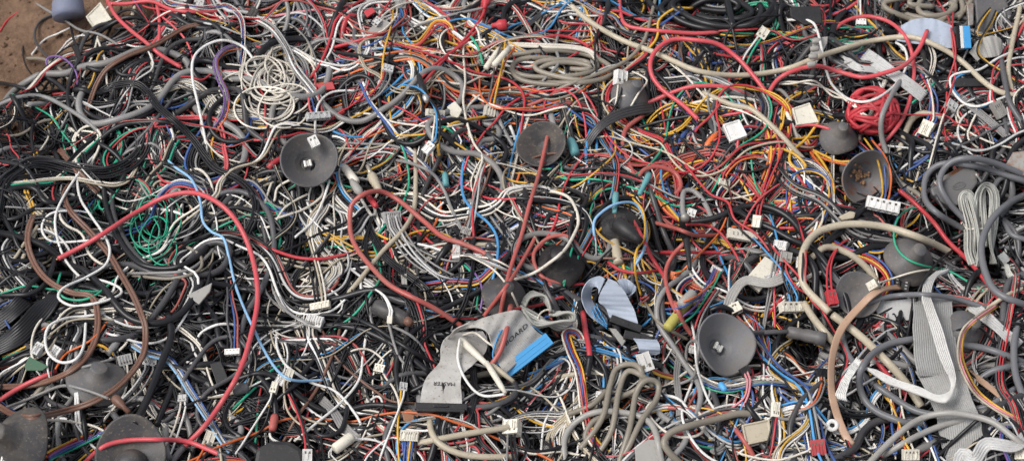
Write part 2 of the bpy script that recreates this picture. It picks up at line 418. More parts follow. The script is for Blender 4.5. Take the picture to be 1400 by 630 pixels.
def text_on_ribbon(txt, parent, P, N, ci, cj, size, rot=0., m='K', aspect=1.):
    """lettering wrapped on the ribbon; ci, cj in 0..1 across and along it"""
    V, F = text_mesh(txt, size); n, w = P.shape[:2]
    lw = np.linalg.norm(P[:, -1]-P[:, 0], axis=1).mean(); ll = np.linalg.norm(np.diff(P[:, w//2], axis=0), axis=1).sum()
    t = math.radians(rot); x = (V[:, 0]*math.cos(t)-V[:, 1]*math.sin(t))*aspect; y = V[:, 0]*math.sin(t)+V[:, 1]*math.cos(t)
    fi = np.clip(ci+x/lw, 0, 1)*(w-1); fj = np.clip(cj+y/ll, 0, 1)*(n-1)
    i0 = np.clip(fi.astype(int), 0, w-2); j0 = np.clip(fj.astype(int), 0, n-2); a = (fi-i0)[:, None]; b = (fj-j0)[:, None]
    L = lambda X: (X[j0, i0]*(1-a)*(1-b)+X[j0, i0+1]*a*(1-b)+X[j0+1, i0]*(1-a)*b+X[j0+1, i0+1]*a*b)
    Q = L(P)+L(N)*.0011; mb = MB(); mb.add(Q, F, 0, False); return mb.build('lettering', mat(m, .7, .0), parent)
def flat_path(pts, w, r=None, lift=0., dip=(.004, .004), stiff=44, twist=0.):
    X = lay_px(pts, w*MPP*.5, lift=lift, dip=dip, stiff=stiff, wob=.4, do_stamp=False)
    T = np.gradient(X, axis=0); T /= np.linalg.norm(T, axis=1)[:, None]
    n = len(X); s = np.linspace(0, 1, n); ph = rng.uniform(0, 6.28)
    nn = (-FW*.55+np.array([0, 0, .6]))[None]+RT[None]*(.35*np.sin(s*7+ph)*(1+twist))[:, None]+UP[None]*(.3*np.sin(s*5+2*ph)*(1+twist))[:, None]
    Sd = np.cross(nn, T); Sd /= np.linalg.norm(Sd, axis=1)[:, None]
    return X, Sd
def prism(name, pts, col, dz=4., depth=8., tx=0., tu=.35, parent=None, bev=.0008, rough=.5, dust=.35, rust=0., lip=0., zq=75, key=None, color=None, metal=0., zabs=None):
    """solid plate: outline in picture points, real thickness `depth` mm, facing n"""
    p = np.asarray(pts, float); c2 = p.mean(0); rad = np.abs(p-c2).max()
    a, b, n = frame(0, tx, tu)
    z = top_at(c2[0], c2[1], rad*.7, zq)+dz*.001 if zabs is None else zabs
    c = unproject([c2], [z])[0]
    d = rays(p); t = ((c-CAM)@n)/(d@n); Q = CAM+d*t[:, None]
    bm = bmesh.new(); f = bm.faces.new([bm.verts.new(q) for q in Q])
    r = bmesh.ops.extrude_face_region(bm, geom=[f]); bmesh.ops.translate(bm, verts=[g for g in r['geom'] if isinstance(g, bmesh.types.BMVert)], vec=Vector(-n*depth*.001))
    bmesh.ops.recalc_face_normals(bm, faces=bm.faces[:])
    if lip:
        fs = max(bm.faces, key=lambda q: q.normal.dot(Vector(n))); bmesh.ops.inset_region(bm, faces=[fs], thickness=lip, depth=0, use_even_offset=True); bmesh.ops.inset_region(bm, faces=[fs], thickness=lip*.3, depth=-lip*.8, use_even_offset=True)
    if bev: bmesh.ops.bevel(bm, geom=[q for q in bm.edges if q.calc_face_angle(0) > .5], offset=bev, segments=2, affect='EDGES', profile=.6)
    mb = MB(); mb.bm(bm); o = mb.build(name, mat(key or col, rough, dust, metal, color, rust), parent); stamp_mesh(o)
    return o, c, (a, b, n)
def cyl(name, p0, p1, prof, col, parent=None, dz=0., rough=.45, dust=.3, sides=20, tilt=0., metal=0., color=None):
    """turned piece from picture point p0 to p1; prof: (radius px, 0..1 along)"""
    m = (np.array(p0)+np.array(p1))/2; L = np.hypot(*(np.array(p1)-np.array(p0)))
    R = max(q for q, _ in prof)*MPP; z = top_at(m[0], m[1], L*.4, 80)+R*.8+dz*.001
    A = unproject([p0], [z+tilt*.001])[0]; B = unproject([p1], [z-tilt*.001])[0]
    ax = B-A; ln = np.linalg.norm(ax)
    mb = MB(); lathe(mb, [(0, prof[0][1]*ln)]+[(r*MPP, t*ln) for r, t in prof]+[(0, prof[-1][1]*ln)], ax/ln, A, sides)
    o = mb.build(name, mat(col, rough, dust, metal, color), parent); stamp_mesh(o); return o
# ------------------------------------------------------------------ what lies on the heap: layer+type, colours, radius, place, course | label
# places: F = whole picture; cr = column and row of a 4 x 3 grid of tiles, each 1050 x 630 inside
TR = '''
2s R 3.8 00 vE 430,-20 470,60 530,120 600,175 660,225 745,278
1s R 3.6 00 636,-20 652,60 655,120 648,190 640,250
1s R 3.4 00 440,15 520,18 620,8 700,38 800,50 900,48
2s G 2.6 00 90,-20 200,45 260,80 330,125 400,140 460,170 520,215 | grey cable running in over the bare soil at the top left corner
2s D 2.7 00 300,50 220,62 160,95 140,150 165,200 210,245 240,285 260,330 | dark grey cable looping out over the bare soil
2s K 1.9 00 130,145 95,190 105,270 150,330 190,365
1s V 2 00 L6 215,305 190,260 205,235 250,235 295,270 318,320 310,370 | violet wire hooped beside the bare soil
1s T 3.4 00 110,240 180,245 240,280 285,330 | dull olive cable stub lying at the edge of the soil
1s w 2 00 vS 130,225 180,165 235,140 300,110 | white wire with a cut end on the soil
1s r 2 00 vS 0,130 30,85 70,55 130,15 180,-10 | red wire lying alone on the bare soil
0s K 4 00 -60,325 0,340 60,350 150,378
1s K 2.6 00 285,60 300,150 330,250 330,340
0s D 4 00 470,90 400,110 350,160 320,230 300,320
0s K 4.5 00 300,190 340,260 400,290 470,280 540,240
2f N 3.6 00 345,490 370,420 400,340 440,280 520,230 640,185 760,115 850,98 | flat brown twin wire slanting up to the right above the black bundle
2s w 2.7 00 L10 855,640 835,530 810,420 790,320 795,240 840,190 910,165 985,185 1030,230 1060,290 | thick white wire bowed over the heap left of the cream nest
1s W 2.2 00 400,150 380,230 340,320
1s W 2.2 00 400,160 430,250 440,350 480,420
1s W 2 00 570,220 545,290 520,370 530,470
2s I 3.4 00 vS 620,225 622,290 605,350 | stub of beige cable with a frayed red end
1s D 4.4 00 620,375 650,280 690,205 760,165 860,158
2s KKKK 1.9 00 L6 400,385 470,350 560,345 610,385 650,440 720,500 790,570 850,650 930,730 | black four strand ribbon bending down from the left of the cream nest
1s H 3.4 00 500,640 600,540 650,480 725,385
1s E 1.8 00 50,385 130,430 210,480 250,540 290,590 340,640
1s W 2.5 00 285,520 340,570 370,610 400,660
1s W 2.5 00 300,620 320,545 370,515 410,545 410,590 385,650 350,700
1s G 4 00 -30,440 80,400 180,400 270,440 360,500 430,570
1s T 3 00 -30,560 80,555 170,500 240,490
1s r 2 00 215,388 280,385 335,412
1s r 2.4 00 120,460 180,440 240,420
2s g 3.6 00 870,-20 930,40 1000,50 1060,62
1s W 2 00 640,80 690,66 760,65 810,100 850,165
1s r 2 00 610,400 680,330 770,315 830,330 880,300 960,290 1060,312
2s OVGV 1.5 00 L5 1010,190 930,200 885,250 900,320 930,390 920,470 880,530 845,580 | orange and violet strands curving down beside the cream nest
1s B 2.2 00 870,630 960,590 1020,550 1035,440
1s r 2 00 720,492 830,485 950,495 1060,490
1s B 2 00 690,640 700,560 660,440 720,280
1s r 2.4 00 690,290 640,340 600,400 560,440
1s r 2 00 520,-10 600,30 690,50 760,110
1s Y 1.8 00 770,180 720,240 690,300
1s D 3 00 690,110 760,60 820,-10
1s K 4 00 560,110 640,100 730,110 830,100
1s D 3.4 00 410,470 430,540 400,640
1s G 2.6 00 440,560 500,470 560,430 650,440
1s K 3.2 00 140,640 130,540 160,480 230,480
1s W 2 00 150,640 200,560 190,500
2s gGwG 2 01 L5 -40,60 60,110 120,190 160,280 215,350 255,400 290,455 | grey ribbon of four wires running down past the right of the cream nest
2s r 2.8 01 205,345 270,250 310,150 330,80 390,25 470,-10 | red wire paired with a white one arching above the cream nest
2s w 2.4 01 260,290 312,200 337,100 385,48 450,15 540,-10
2s r 2.8 01 660,-15 760,50 810,110 845,205
2s w 2.4 01 590,-5 700,25 770,75 822,140 835,185
2s r 3.4 01 290,205 380,180 460,155 565,122
1s P 2.6 01 40,75 170,50 300,35 350,28
2s S 2 01 570,-15 600,60 600,130 640,180 700,215
2s G 2.8 01 590,128 700,95 800,65 900,40 980,20
2s YOr 2.2 01 L5 590,180 660,180 700,140 740,95 790,110 805,195 | yellow, orange and red strands arched over a yellow patch near the top
2s r 2.9 01 680,350 760,260 830,190 890,120 930,60 945,-5 | red wire ending in the upper of two red terminals
2s r 2.9 01 670,330 740,260 850,180 930,110 990,100 | red wire ending in the lower of two red terminals
2s E 2.6 01 vS vE 880,150 910,200 930,268
1s S 2.5 01 490,400 560,350 620,295 665,288 740,300
1s S 2.5 01 530,395 610,340 680,310 770,255
2s wB 2.6 01 405,285 440,350 470,420 540,510 600,590 670,650 | white and blue pair dropping towards the right of the plugged cup
2s w 2.4 01 245,580 243,480 260,420 310,380 390,372 450,380
1s W 2.1 01 370,468 470,470 560,500 660,515 760,525 860,505 950,480
2s Y 2.7 01 750,640 745,600 755,560 800,510 870,490 945,478 | yellow wire running out of the white six hole plug
2s O 2.7 01 985,460 1010,490 1060,505
2s W 2.2 01 863,95 850,200 860,330 850,420 870,540 885,610
1s W 2 01 555,110 575,220 592,310
1s W 2.2 01 620,370 720,330 850,345 930,318 1020,325 1040,380 995,455
1s O 2.3 01 865,500 880,420 940,360 1030,318
2s r 2.6 01 855,225 890,330 930,420 952,450
1s r 1.9 01 470,402 560,430 640,470 700,510 790,525
1s G 1.8 01 745,260 772,360 770,440 720,500 680,522
2s r 1.9 01 -20,325 35,400 40,500 90,590 115,640
1s r 1.9 01 40,500 20,550 0,585
2s K 4 01 310,212 430,232 520,245 615,275
1s K 2.3 01 50,105 200,130 320,160
1s B 2.3 01 -60,485 80,490 180,510 320,532
1s r 2.4 01 -100,560 0,575 120,560 200,545 260,570
1s O 1.9 01 300,445 400,408 450,380
1s G 2.6 01 300,575 420,590 560,600 680,640
1s W 1.8 01 620,280 700,230 760,195 820,210
1s G 3 01 180,260 230,180 330,165 470,215
1s G 3 01 200,230 270,140 380,90
1s r 2.3 01 240,380 330,320 430,315 520,300
1s B 2 01 270,275 340,250 430,262
1s S 2 01 870,640 885,605 920,590 960,620
1s K 2.6 01 820,545 930,540 1060,510
1s Y 2 01 430,215 490,180 560,160
1s W 1.8 01 250,-10 330,40 400,120 440,190
1s W 2 01 600,330 680,360 800,330
1s r 2.3 01 790,590 850,540 910,430
3s R 4.0 02 438,-20 445,60 470,105 540,122 650,130 760,137 850,135 | thick red cable ending in green and yellow cores under the white top plug
2s E 2 02 850,132 920,137 995,138
2s Y 2 02 850,140 915,147 985,145
2s r 2.2 02 830,130 920,124 1010,118
3s R 4.3 02 vS L8 765,492 700,430 620,370 575,310 570,250 600,200 660,165 740,165 840,180 920,235 980,300 1060,400 | big pinkish red cable loop with a cut end right of the grey coil
2s R 4.0 02 550,425 640,385 720,360 800,355 890,362 970,392
2s I 5.2 F 770,-4 800,25 833,47 860,60 890,70 920,83 950,96 980,102 1010,103 1050,100 1083,93 1117,78 1150,67 1190,57 1230,51 1257,53 1290,68 1317,87 1343,110 1367,125 1396,133 | longest thick beige cable, sweeping right across the top
2s T 3.7 02 595,-20 570,80 545,160 500,220 440,265 340,310 250,340 150,385
2s K 2.2 02 360,580 355,450 350,330 340,220 345,150 370,105 440,80 560,65 700,82 | slim black wire drawn straight down then over beside the red loop
1s K 2 02 20,47 150,35 350,5 470,15 590,8
1f D 3.6 02 10,160 80,90 140,40 210,-10
1s r 2.3 02 125,52 220,95 310,100 400,140 470,180 565,255
2s r 3.2 02 60,172 150,150 230,155 310,190 360,240 382,280
2f W 4 02 -30,185 120,187 240,195 320,215 355,255 | flat cream twin wire beside the grey coil at the top
2f D 7.5 02 L6 300,600 350,530 420,480 500,455 585,443 | dark grey ribbon cable arched above the blue spade terminals
2s O 2.3 02 -40,500 0,505 80,515 160,530 225,562 | orange wire running into a teal sleeve over the dark cup
2s S 3 02 308,640 310,560 345,485 | sky blue wire dropping past the teal sleeve
1s S 2.6 02 350,640 350,560 380,490
1s C 3.5 02 -10,462 80,430 160,395 250,345
1s W 1.9 02 vE 370,465 400,420 430,400 472,393
1s W 1.9 02 vS 495,295 530,310 555,335 520,380 485,440
1s w 1.9 02 vS 40,410 90,395 105,375
2s W 3 02 675,438 780,415 880,400 960,405 1060,425
1s N 1.9 02 490,78 600,90 660,130 690,200 705,275 740,380 800,425
2s GgG 2.2 02 740,308 850,330 930,370 1000,415
1s G 2.4 02 828,640 835,540 820,440 855,355
2s r 2.8 02 715,620 760,530 820,470 880,380 897,295
2s R 3 02 925,620 935,540 970,520 1060,535
2s R 3 02 835,478 900,470 980,460 1030,490 1045,590
2s I 5 02 780,380 900,430 980,450 1050,505 1110,560 1200,655 | beige cable stub sloping down beside the ivory square cap
2s C 4.4 02 455,640 455,590 470,530 535,475
1s C 3.4 02 495,630 505,570 525,540
1s r 2 02 595,365 620,470 640,560 700,650
1s r 2 02 605,385 640,440 662,510 660,610
1s K 3.5 02 490,530 600,500 720,480 850,465 940,470
1s E 1.9 02 285,590 268,500 310,450 355,475 345,520
2s Y 1.8 02 235,415 290,360 345,318
1s Y 2 02 195,490 230,455 300,475
1s B 3.2 02 740,272 830,260 920,242
1s B 2.6 02 780,255 850,248 920,262
1s YNBV 1.7 02 670,178 800,192 900,205 1010,215
2s r 2.7 02 705,212 820,222 920,235 1060,230
1s C 2.4 02 14,-10 22,135
1s S 2.3 02 vE 608,-20 603,95
1s B 2.6 02 vE 560,150 620,95 700,38
1s E 1.9 02 530,480 570,560 610,640
1s r 2.2 02 -10,255 120,240 220,260
1s K 2.6 02 440,300 430,230 470,180 540,150 620,165
1s O 2 02 180,115 280,150 340,190
1s Y 2 02 210,395 240,440 230,520
1s r 2 02 140,320 180,390 150,440
1s O 2 02 700,630 760,570 800,530
1s Y 2 02 680,440 710,490 730,560
1s K 2.2 02 780,300 850,270 930,220 1040,190
1s G 3 02 200,105 180,190 190,260 130,330 100,380
3s R 4.2 03 vE L10 -5,393 40,330 110,290 200,270 290,295 390,320 480,300 560,265 620,200 655,128 | thick red cable rising to a square cut end at the top right
2s R 3.8 03 250,155 290,105 350,75 420,70 500,95 560,150 590,220 600,300 585,400 550,490 500,560 450,605
2s w 2.7 03 80,85 170,88 205,140 245,310 280,370 340,410 410,415 480,385 540,330 570,260 560,200 525,175 | white wire hung in a deep loop over the red ball
2s W 2 03 -5,350 80,335 180,345 270,380 330,420 400,470 450,500
2s W 2 03 -5,340 90,345 190,335 265,395 340,410 395,480 455,495
2s w 2 03 445,325 480,390 510,440 500,495
3s G 5 03 490,640 465,560 465,480 500,400 545,330 | grey cable laid over the ball of red wire
2s I 5.6 03 535,640 560,550 590,490 640,465 730,485 | beige cable hooked over right of the ball of red wire
1f g 6 03 300,225 360,275 440,290 530,330
2f g 10 03 395,225 450,260 540,320 640,400 | pale grey ribbon slanting down over the red ball
2s YK 1.6 03 L4 960,-10 900,50 860,110 860,150 950,130 1060,98 | yellow and black pair bent back on itself in the top right corner
2s YK 1.6 03 L6 955,5 920,90 870,170 860,220 900,260 980,310 1060,365
2s I 5 03 1045,-20 1020,100 1000,200 985,300 1005,400 | beige cable standing upright at the top right corner
1s E 2 03 210,120 300,115 440,115 515,132
1s E 2.2 03 -10,135 80,150 160,160 260,175 380,150
2s Y 2.5 03 245,188 300,155 375,138
1s S 2.3 03 230,210 280,185 350,165
1s YEr 2 03 -20,125 60,140 150,155
2s r 3 03 135,-20 155,18 240,25 305,-10
2s R 3.2 03 220,78 310,45 395,-10
1s r 2.4 03 460,55 530,30 580,-10
2s r 1.9 03 685,-10 740,80 760,200 770,300 740,400 720,500 745,620
2s r 1.9 03 765,-10 755,100 770,230 735,350 735,480
2s r 1.8 03 325,420 460,455 580,470 720,475 780,510 900,525 1010,562
2s w 2.5 03 1060,195 950,235 870,285 790,300 750,320 755,370 800,420 860,435 940,410 1060,365 | white wire looping wide at the right edge
1s S 2.1 03 1000,215 880,280 800,305 765,330 765,370 810,420 870,440 960,400
2s W 2.1 03 840,520 780,480 785,440 830,430 858,455 835,510 820,560 850,600 910,630
2s W 2 03 770,468 780,510 830,545 930,590 1060,622
2s R 3 03 vE 95,522 180,515 258,533
2s E 2.4 03 vE 585,428 640,385 682,340
2j W 1.1 03 585,140 600,110 640,100 720,90 800,96 ; 590,170 620,125 680,105 790,90 ; 580,190 590,130 700,95 790,98 ; 655,165 690,240 650,350 560,385 480,390 ; 662,165 682,250 640,340 540,380 ; 650,170 672,240 650,320 580,370 | spray of fine cream strands hooped over the beige cable end
2s H 5.5 03 955,240 970,330 990,420 1060,530
1s GGGGG 1.5 03 690,330 800,410 900,490 1040,610
1s C 2.5 03 -10,398 60,410 100,450 108,515
1s YO 2 03 145,560 180,610 220,660
1s K 2.6 03 240,-20 230,80 200,120
1s BrWBr 1.7 03 585,620 600,560 640,520
1s B 2 03 600,620 700,610 760,625 830,650
1s S 1.8 03 610,265 700,295 800,300
1s r 2 03 690,380 760,430 830,520 900,560
1s G 2.2 03 0,325 120,310 240,315 350,300
1s B 2.2 03 210,110 260,60 330,45 400,60
2s w 2.5 03 525,170 560,210
1s r 2 03 960,460 1000,520 1020,590
1s B 2 03 870,530 940,580 1000,610
1s T 3 03 0,240 60,215 130,230
1s G 3.4 03 -10,385 50,370 110,420 200,400
3s R 4.5 F vS slH L12 80,353 105,341 130,327 190,288 230,268 270,264 305,282 332,318 348,362 351,415 340,470 320,522 290,570 250,612 235,632 | big red cable loop with a cut end at the left of the heap
2f N 4.2 F 83,205 110,240 135,263
2f N 4.2 F L5 97,250 88,267 97,290 123,317 150,347 167,377 183,407 193,430 199,450 195,485 170,520 135,545 95,560 50,570 20,567 -10,550 | flat brown cable meandering down the whole left side
2f N 4.2 F 52,285 40,310 38,335 50,365 70,387 97,400 125,405 134,430 130,465 112,495 80,515 35,527 -10,529 | flat brown cable bowed wide around the white loops
2s WI 2.1 10 -10,130 100,120 200,105 300,100 400,120 480,128 540,95 585,-10 | cream and beige pair waving across the left of the heap
2s w 2.6 10 305,-20 315,90 330,180 370,250 430,340 450,400 430,460 350,510 260,550 240,590 300,622 400,612 490,580 490,550 420,520 330,512 | white wire snaking down the left of the heap into a loose loop
2s w 2.5 10 405,-10 330,70 260,180 225,270 240,370 280,450 350,525
2s w 2.4 10 375,247 290,235 210,245 175,290 185,340 230,365 330,360 465,343 | white wire turned back in a rounded loop under the red cable end
3s L 2.6 F 217,207 240,228 262,246 273,275 277,302 290,317 306,326 313,352 320,383 330,410 345,445 360,478 380,507 400,519 430,520 466,517 | light blue cable hanging down and turning right across the lower left
1s K 5 10 -20,170 90,140 150,150 200,200 350,178
1s K 5 10 -20,32 100,60 165,145
1s K 4.5 10 -20,272 60,265 130,230 205,192
1s K 4.2 10 0,230 50,330 80,390 140,420 230,390
1s K 5 10 -20,580 60,580 130,575 190,530 230,415
1s K 4.6 10 -20,410 60,440 190,430
1s K 4.6 10 -20,555 60,500 190,468
1s K 5 10 425,90 430,200 460,290 520,400 590,460 700,470 800,430 880,345
1s D 4.6 10 455,150 470,250 510,350 570,430 660,485
1s G 2.6 10 555,20 580,130 640,220 658,300 640,400 605,465
2s W 2.6 10 755,110 770,75 820,65 860,110 870,170 850,240 825,285
1s w 2.6 10 700,290 740,220 765,190 800,200 790,270
2s w 3 10 585,225 680,232 760,258 805,292
1s G 3 10 520,492 640,490 760,480 830,440 880,390
1s T 3 10 750,375 820,420 815,480 700,512 530,500
2s KKK 2.6 10 815,-20 880,60 970,100 1040,170 1045,250 1010,330 985,410 | black cables banded together sweeping down past the light blue cable
2s E 2.4 10 1040,205 990,260 950,330 935,390
2s E 2.2 10 1060,308 980,350 925,378
2s E 2.4 10 475,515 400,575 330,600 260,590 235,550 250,490
1s r 1.9 10 1022,-10 1010,90 960,140 880,150 815,138
1s E 2 10 20,285 90,340 190,375
1s E 2 10 395,170 420,230 480,150 500,100
1s I 3 10 -10,480 60,430 100,370 180,260
1s I 4 10 60,490 90,430 160,300
0f K 14 F -10,478 25,458 50,432 78,400 | broad black flat cable in the left foreground
0f K 12 F -10,446 15,428 35,408 | shorter broad black flat cable at the left edge
1s w 2 10 965,460 1000,440 1005,500 1045,550
1s G 2 10 350,160 400,170 470,180
1s G 1.9 10 540,290 620,190 640,100
1s D 2 10 690,490 720,560 680,600 590,575
1s K 3 10 800,600 850,540 870,460 930,420 900,370
1s W 2 10 620,90 600,170 640,230
1s w 2 10 330,165 380,160 420,182
1s K 3 10 560,360 700,370 830,345 950,280
3s C 4.5 F slH L6 632,445 590,420 537,392 510,368 490,344 480,320 479,293 483,277 500,265 523,263 550,277 577,300 603,323 633,333 663,346 684,366 | faded red cable loop in the middle ending in a dark sleeve
2s I 4.3 11 650,-20 655,120 650,225 612,300 530,390 440,500 345,605 | straight beige rod leaning across the middle
2s KKKK 1.9 11 430,250 480,340 520,410 560,450 640,510 700,560 745,640 | black four strand ribbon under the faded red loop
2s KKH 2.2 11 410,272 330,310 280,370 230,430 170,490 150,550 185,640 | black cable pair curving down left of the faded red loop
1s YY 2 11 165,387 250,360 330,345 440,345 540,338 | yellow pair lying flat left of the faded red loop
1s Y 2.4 11 425,288 500,330 570,360 700,383
1s YY 2 11 418,125 412,250
2s E 2.6 11 10,195 60,210 90,250 100,330 92,395
1s E 2.4 11 -20,325 60,345 150,378
1s E 2.2 11 190,392 330,380 460,388
1s E 2.2 11 550,412 640,380 710,385
1s W 2.5 11 30,250 40,190 70,110 110,72
1s W 2.5 11 -10,170 70,200 90,140 150,105 220,100 270,130 270,175 200,225 100,260 0,300 | cream cable bent in a loose loop below the plugged cup
2s w 2.4 11 vE 300,110 270,200 230,280 160,345
1s W 2.5 11 145,300 220,312 300,292 390,268
1s W 2.3 11 -20,290 60,300 120,220 220,165 260,185
2s K 3 11 30,345 8,290 40,265 80,280 110,330 140,390
2s r 3.2 11 -20,363 80,400 170,425 260,430 330,420 470,398
2s S 2.8 11 865,-20 845,80 850,170 890,230 950,280 985,340 990,420 970,530 | sky blue wire winding down right of the middle
1s E 2.2 11 895,-10 868,60 882,115
2s r 2.3 11 965,-20 930,80 900,140 890,250 896,410
1s r 2.3 11 490,205 600,260 680,330 760,390 850,425
1s gWGW 1.6 11 755,135 800,220 860,325
2s C 2.1 11 775,520 790,450 840,360 900,345 1020,358
2s BrKY 2 11 680,542 800,530 900,527 960,480 1010,430 1060,395 | blue, red, black and yellow harness bending up to the right of the faded red loop
1s G 2.6 11 915,130 930,200 980,280 1060,395
1s G 2.6 11 940,160 970,230 1020,290 1070,340
1s N 2.4 11 905,130 960,60 1010,50 1060,115
1s O 2.6 11 675,372 740,280 760,200 735,145
1s E 2.2 11 690,370 760,280 770,230
2s G 3.2 11 540,20 640,40 720,80 770,150 800,220 850,320
1s w 2.2 11 690,275 770,200 820,150 845,95
1s w 2.6 11 490,382 540,400 640,370 760,400 830,450 842,510
1s g 2.6 11 330,425 420,500 490,550 525,620
1s w 2.6 11 440,610 430,520 470,460 500,430
1s V 2.2 11 840,430 900,490 930,560 920,640
1s E 2.2 11 790,420 870,470 910,550 905,640
1s W 2 11 225,640 240,540 260,440
1s w 2 11 130,640 170,500 190,400
1s K 2.4 11 290,420 320,540 330,640
1s D 2.4 11 600,480 660,420 680,330
1s W 2 11 210,590 230,500 200,430
1s W 2 11 -10,560 60,600 120,650
1s G 2.6 11 60,440 160,430 220,450
1s N 3.2 11 960,310 1020,260 1080,220
1s r 2 11 310,100 360,110 370,140 400,165
1s Y 2.2 11 735,-10 765,60 774,90
1s K 3.4 11 1060,140 990,130 940,160 850,180
1s O 2.4 11 580,180 660,160 740,200
1s G 2 11 360,300 440,340 470,380 430,440
3s C 3.8 F 752,174 737,237 725,277 713,320 700,360 688,408 681,450 | faded red cable dropping straight past the dark sleeve
3s C 3.6 F 740,306 723,340 700,380 662,432 | shorter faded red cable crossing the straight one
2s C 3.6 12 275,400 265,370 220,335 150,345 95,400 95,460 130,510 200,535
2s W 3 12 115,150 190,160 240,190 270,260 265,310 220,390 150,450 80,495 -20,525 | cream wire bowed over the black dome
2s C 4.6 12 455,-10 490,70 522,115
2s C 4.4 12 510,112 540,70 600,55 670,80 690,140 645,188
2s L 2.8 12 L5 345,400 335,290 370,240 430,205 500,205 540,260 555,340 540,400 505,455 | light blue wire ring beside the blue spade terminals
2s Y 2.2 12 418,258 350,330 345,410
2s N 2.6 12 420,250 440,285 500,300 545,312
1s N 2.6 12 375,300 380,370 410,400 505,405
2s N 2.6 12 285,440 350,430 490,430
1s K 5.2 12 330,340 345,260 400,200 480,185 540,230
1s K 5.2 12 550,190 580,290 600,380 650,480
1s K 4.6 12 520,340 570,400 650,475
2s r 3.2 12 380,430 440,475 520,490 610,478
2s r 3.6 12 475,235 530,330 570,420 620,500 640,560
2s C 3.6 12 585,285 680,310 760,335 870,330
2s C 3.8 12 705,368 650,430 630,500 650,590 675,650
2s r 3.2 12 610,405 760,405 910,410
2j E 2 12 270,370 245,440 210,530 ; 265,360 270,430 215,540 ; 250,380 235,430 212,545 ; 330,260 290,330 275,360 ; 210,530 190,590 160,620 | teal strands hanging over the black dome
2s E 1.8 12 500,135 430,140 360,160 330,210 310,300 300,390
1s E 1.9 12 612,-10 600,100 565,155
2s K 2.3 12 340,90 300,200 270,290 225,390
1s S 3 12 303,-20 312,100 320,210
2s Y 2.2 12 495,185 540,240 545,340 510,400 505,480 530,580
2s Y 2.4 12 570,150 640,220 695,285
1s B 2 12 560,60 590,150 580,230
2s K 2.2 12 L3 660,-15 720,80 800,170 870,200 900,270 970,340 1050,400
2s r 2.4 12 L3 670,-15 735,75 810,165 885,200 915,270 1000,330 1070,420
2s r 2.4 12 L3 715,290 800,295 860,330 920,420 955,510
1s O 1.9 12 680,495 740,470 810,440
1s W 2 12 528,560 545,510 590,512 592,580 545,630
1s r 2.2 12 700,190 800,240 880,330
1s YYY 1.8 12 760,350 850,360 930,400 980,450
1s YK 2 12 640,355 780,365 900,380
1s rrr 2 12 730,410 770,490 800,560
1s SVEO 2 12 750,640 790,580 820,500 800,460
2f m 7 12 L6 880,640 910,570 960,520 1050,530 1140,495 | grey and red edged ribbon curving up to the ivory connector block
1s r 2.2 12 690,510 740,560 750,510 740,470
1s B 2 12 380,480 450,500 560,540 620,610
1s B 2 12 400,510 500,460 600,430
1s r 3 12 -10,640 110,620 200,590 300,590
1s r 3 12 190,560 240,540 330,535
1s N 2 12 vE 30,60 70,25 130,5 190,0
1s N 2 12 30,50 60,110 110,150
1s r 2 12 110,150 120,60 150,30 185,25
1s BBB 2.2 12 130,30 190,80 230,115
1s E 2 12 200,30 210,90 260,110 310,40
1s K 3.4 12 90,250 160,230 220,170
1s C 3 12 180,200 180,340
1s O 1.8 12 490,90 400,120 330,160
1s r 2 12 430,-10 400,110 440,140
1s GTGNG 1.8 12 290,60 360,50 420,90 440,150
1s WGPT 1.8 12 -10,120 20,220 80,320
1s W 1.9 12 700,235 800,190 920,180 1060,150
1s K 2.4 12 930,300 960,350 1010,360
1s P 2 12 910,180 980,110 1040,60
1s B 2.2 12 800,50 870,20 930,-10
1s O 2.4 12 980,210 1010,190 1040,120
1s I 2.6 12 790,275 860,290 930,295
1s O 2.4 12 800,290 900,300 1040,290
1s r 2 12 800,-10 850,70 930,100 1060,230
1s G 1.9 12 940,400 970,370 1010,380
3s h 5.6 13 L4 805,310 700,250 645,190 645,110 680,60 745,42 880,58 990,90 1070,118 | thick grey cable looped around the grey printer plug
3s h 5.6 13 L6 820,280 740,200 702,120 742,45 820,18 920,35 1070,95 | second thick grey cable hooped over the grey printer plug
3s h 6.2 13 L10 1070,165 980,210 910,280 875,380 890,490 940,570 1070,625 | thick grey cable circled at the right edge over the telephone cord
2s h 5 13 890,230 920,150 965,98 1070,122
2s h 5 13 890,220 960,270 1000,330 1070,355
2s h 4.6 13 950,380 1060,392
2s D 4.6 13 930,150 1000,180 1060,185
2s h 4.6 13 940,340 1000,310 1070,300
2s I 6.4 13 L6 250,650 160,560 140,500 145,400 190,330 270,300 370,290 480,300 580,330 680,370 750,405 | thick beige cable arching high in the right half
1s I 6 13 175,430 240,385 330,410 400,460 445,520
2s r 4.2 13 vS 540,152 600,200 680,280 740,360 830,450 920,560 990,650 | red cable with a cut end running down past the telephone cord
2s E 2.1 13 665,235 590,225 535,260 515,320 525,380 570,430 640,460 740,480 830,530 930,590 | teal green wire curled over the grey blue cup
2s r 2.3 13 55,-10 120,90 180,170 225,215
2s B 2.3 13 75,-20 140,80 190,170 230,205
2s r 2.2 13 -10,348 60,430 130,510 180,600 225,650
2s rK 2 13 -10,230 60,225 110,260 140,340 150,430 150,530 205,640
2s YO 2.6 13 170,-20 240,70 265,130 255,190 215,222 | yellow and orange pair hooking down left of the rusty cup
2s YO 2.4 13 190,-10 260,30 340,38
1s BYBOr 1.9 13 -20,145 100,140 210,120
1s BYr 2 13 -20,190 90,200 200,215
2s BrYr 2.1 13 240,355 330,400 420,430 480,480 500,540 478,590 | four colour harness bending over the flat grey cup
1s KBY 2 13 200,360 185,290 210,250 250,230
1s rEBY 1.9 13 370,310 390,370 440,395 490,380 520,320
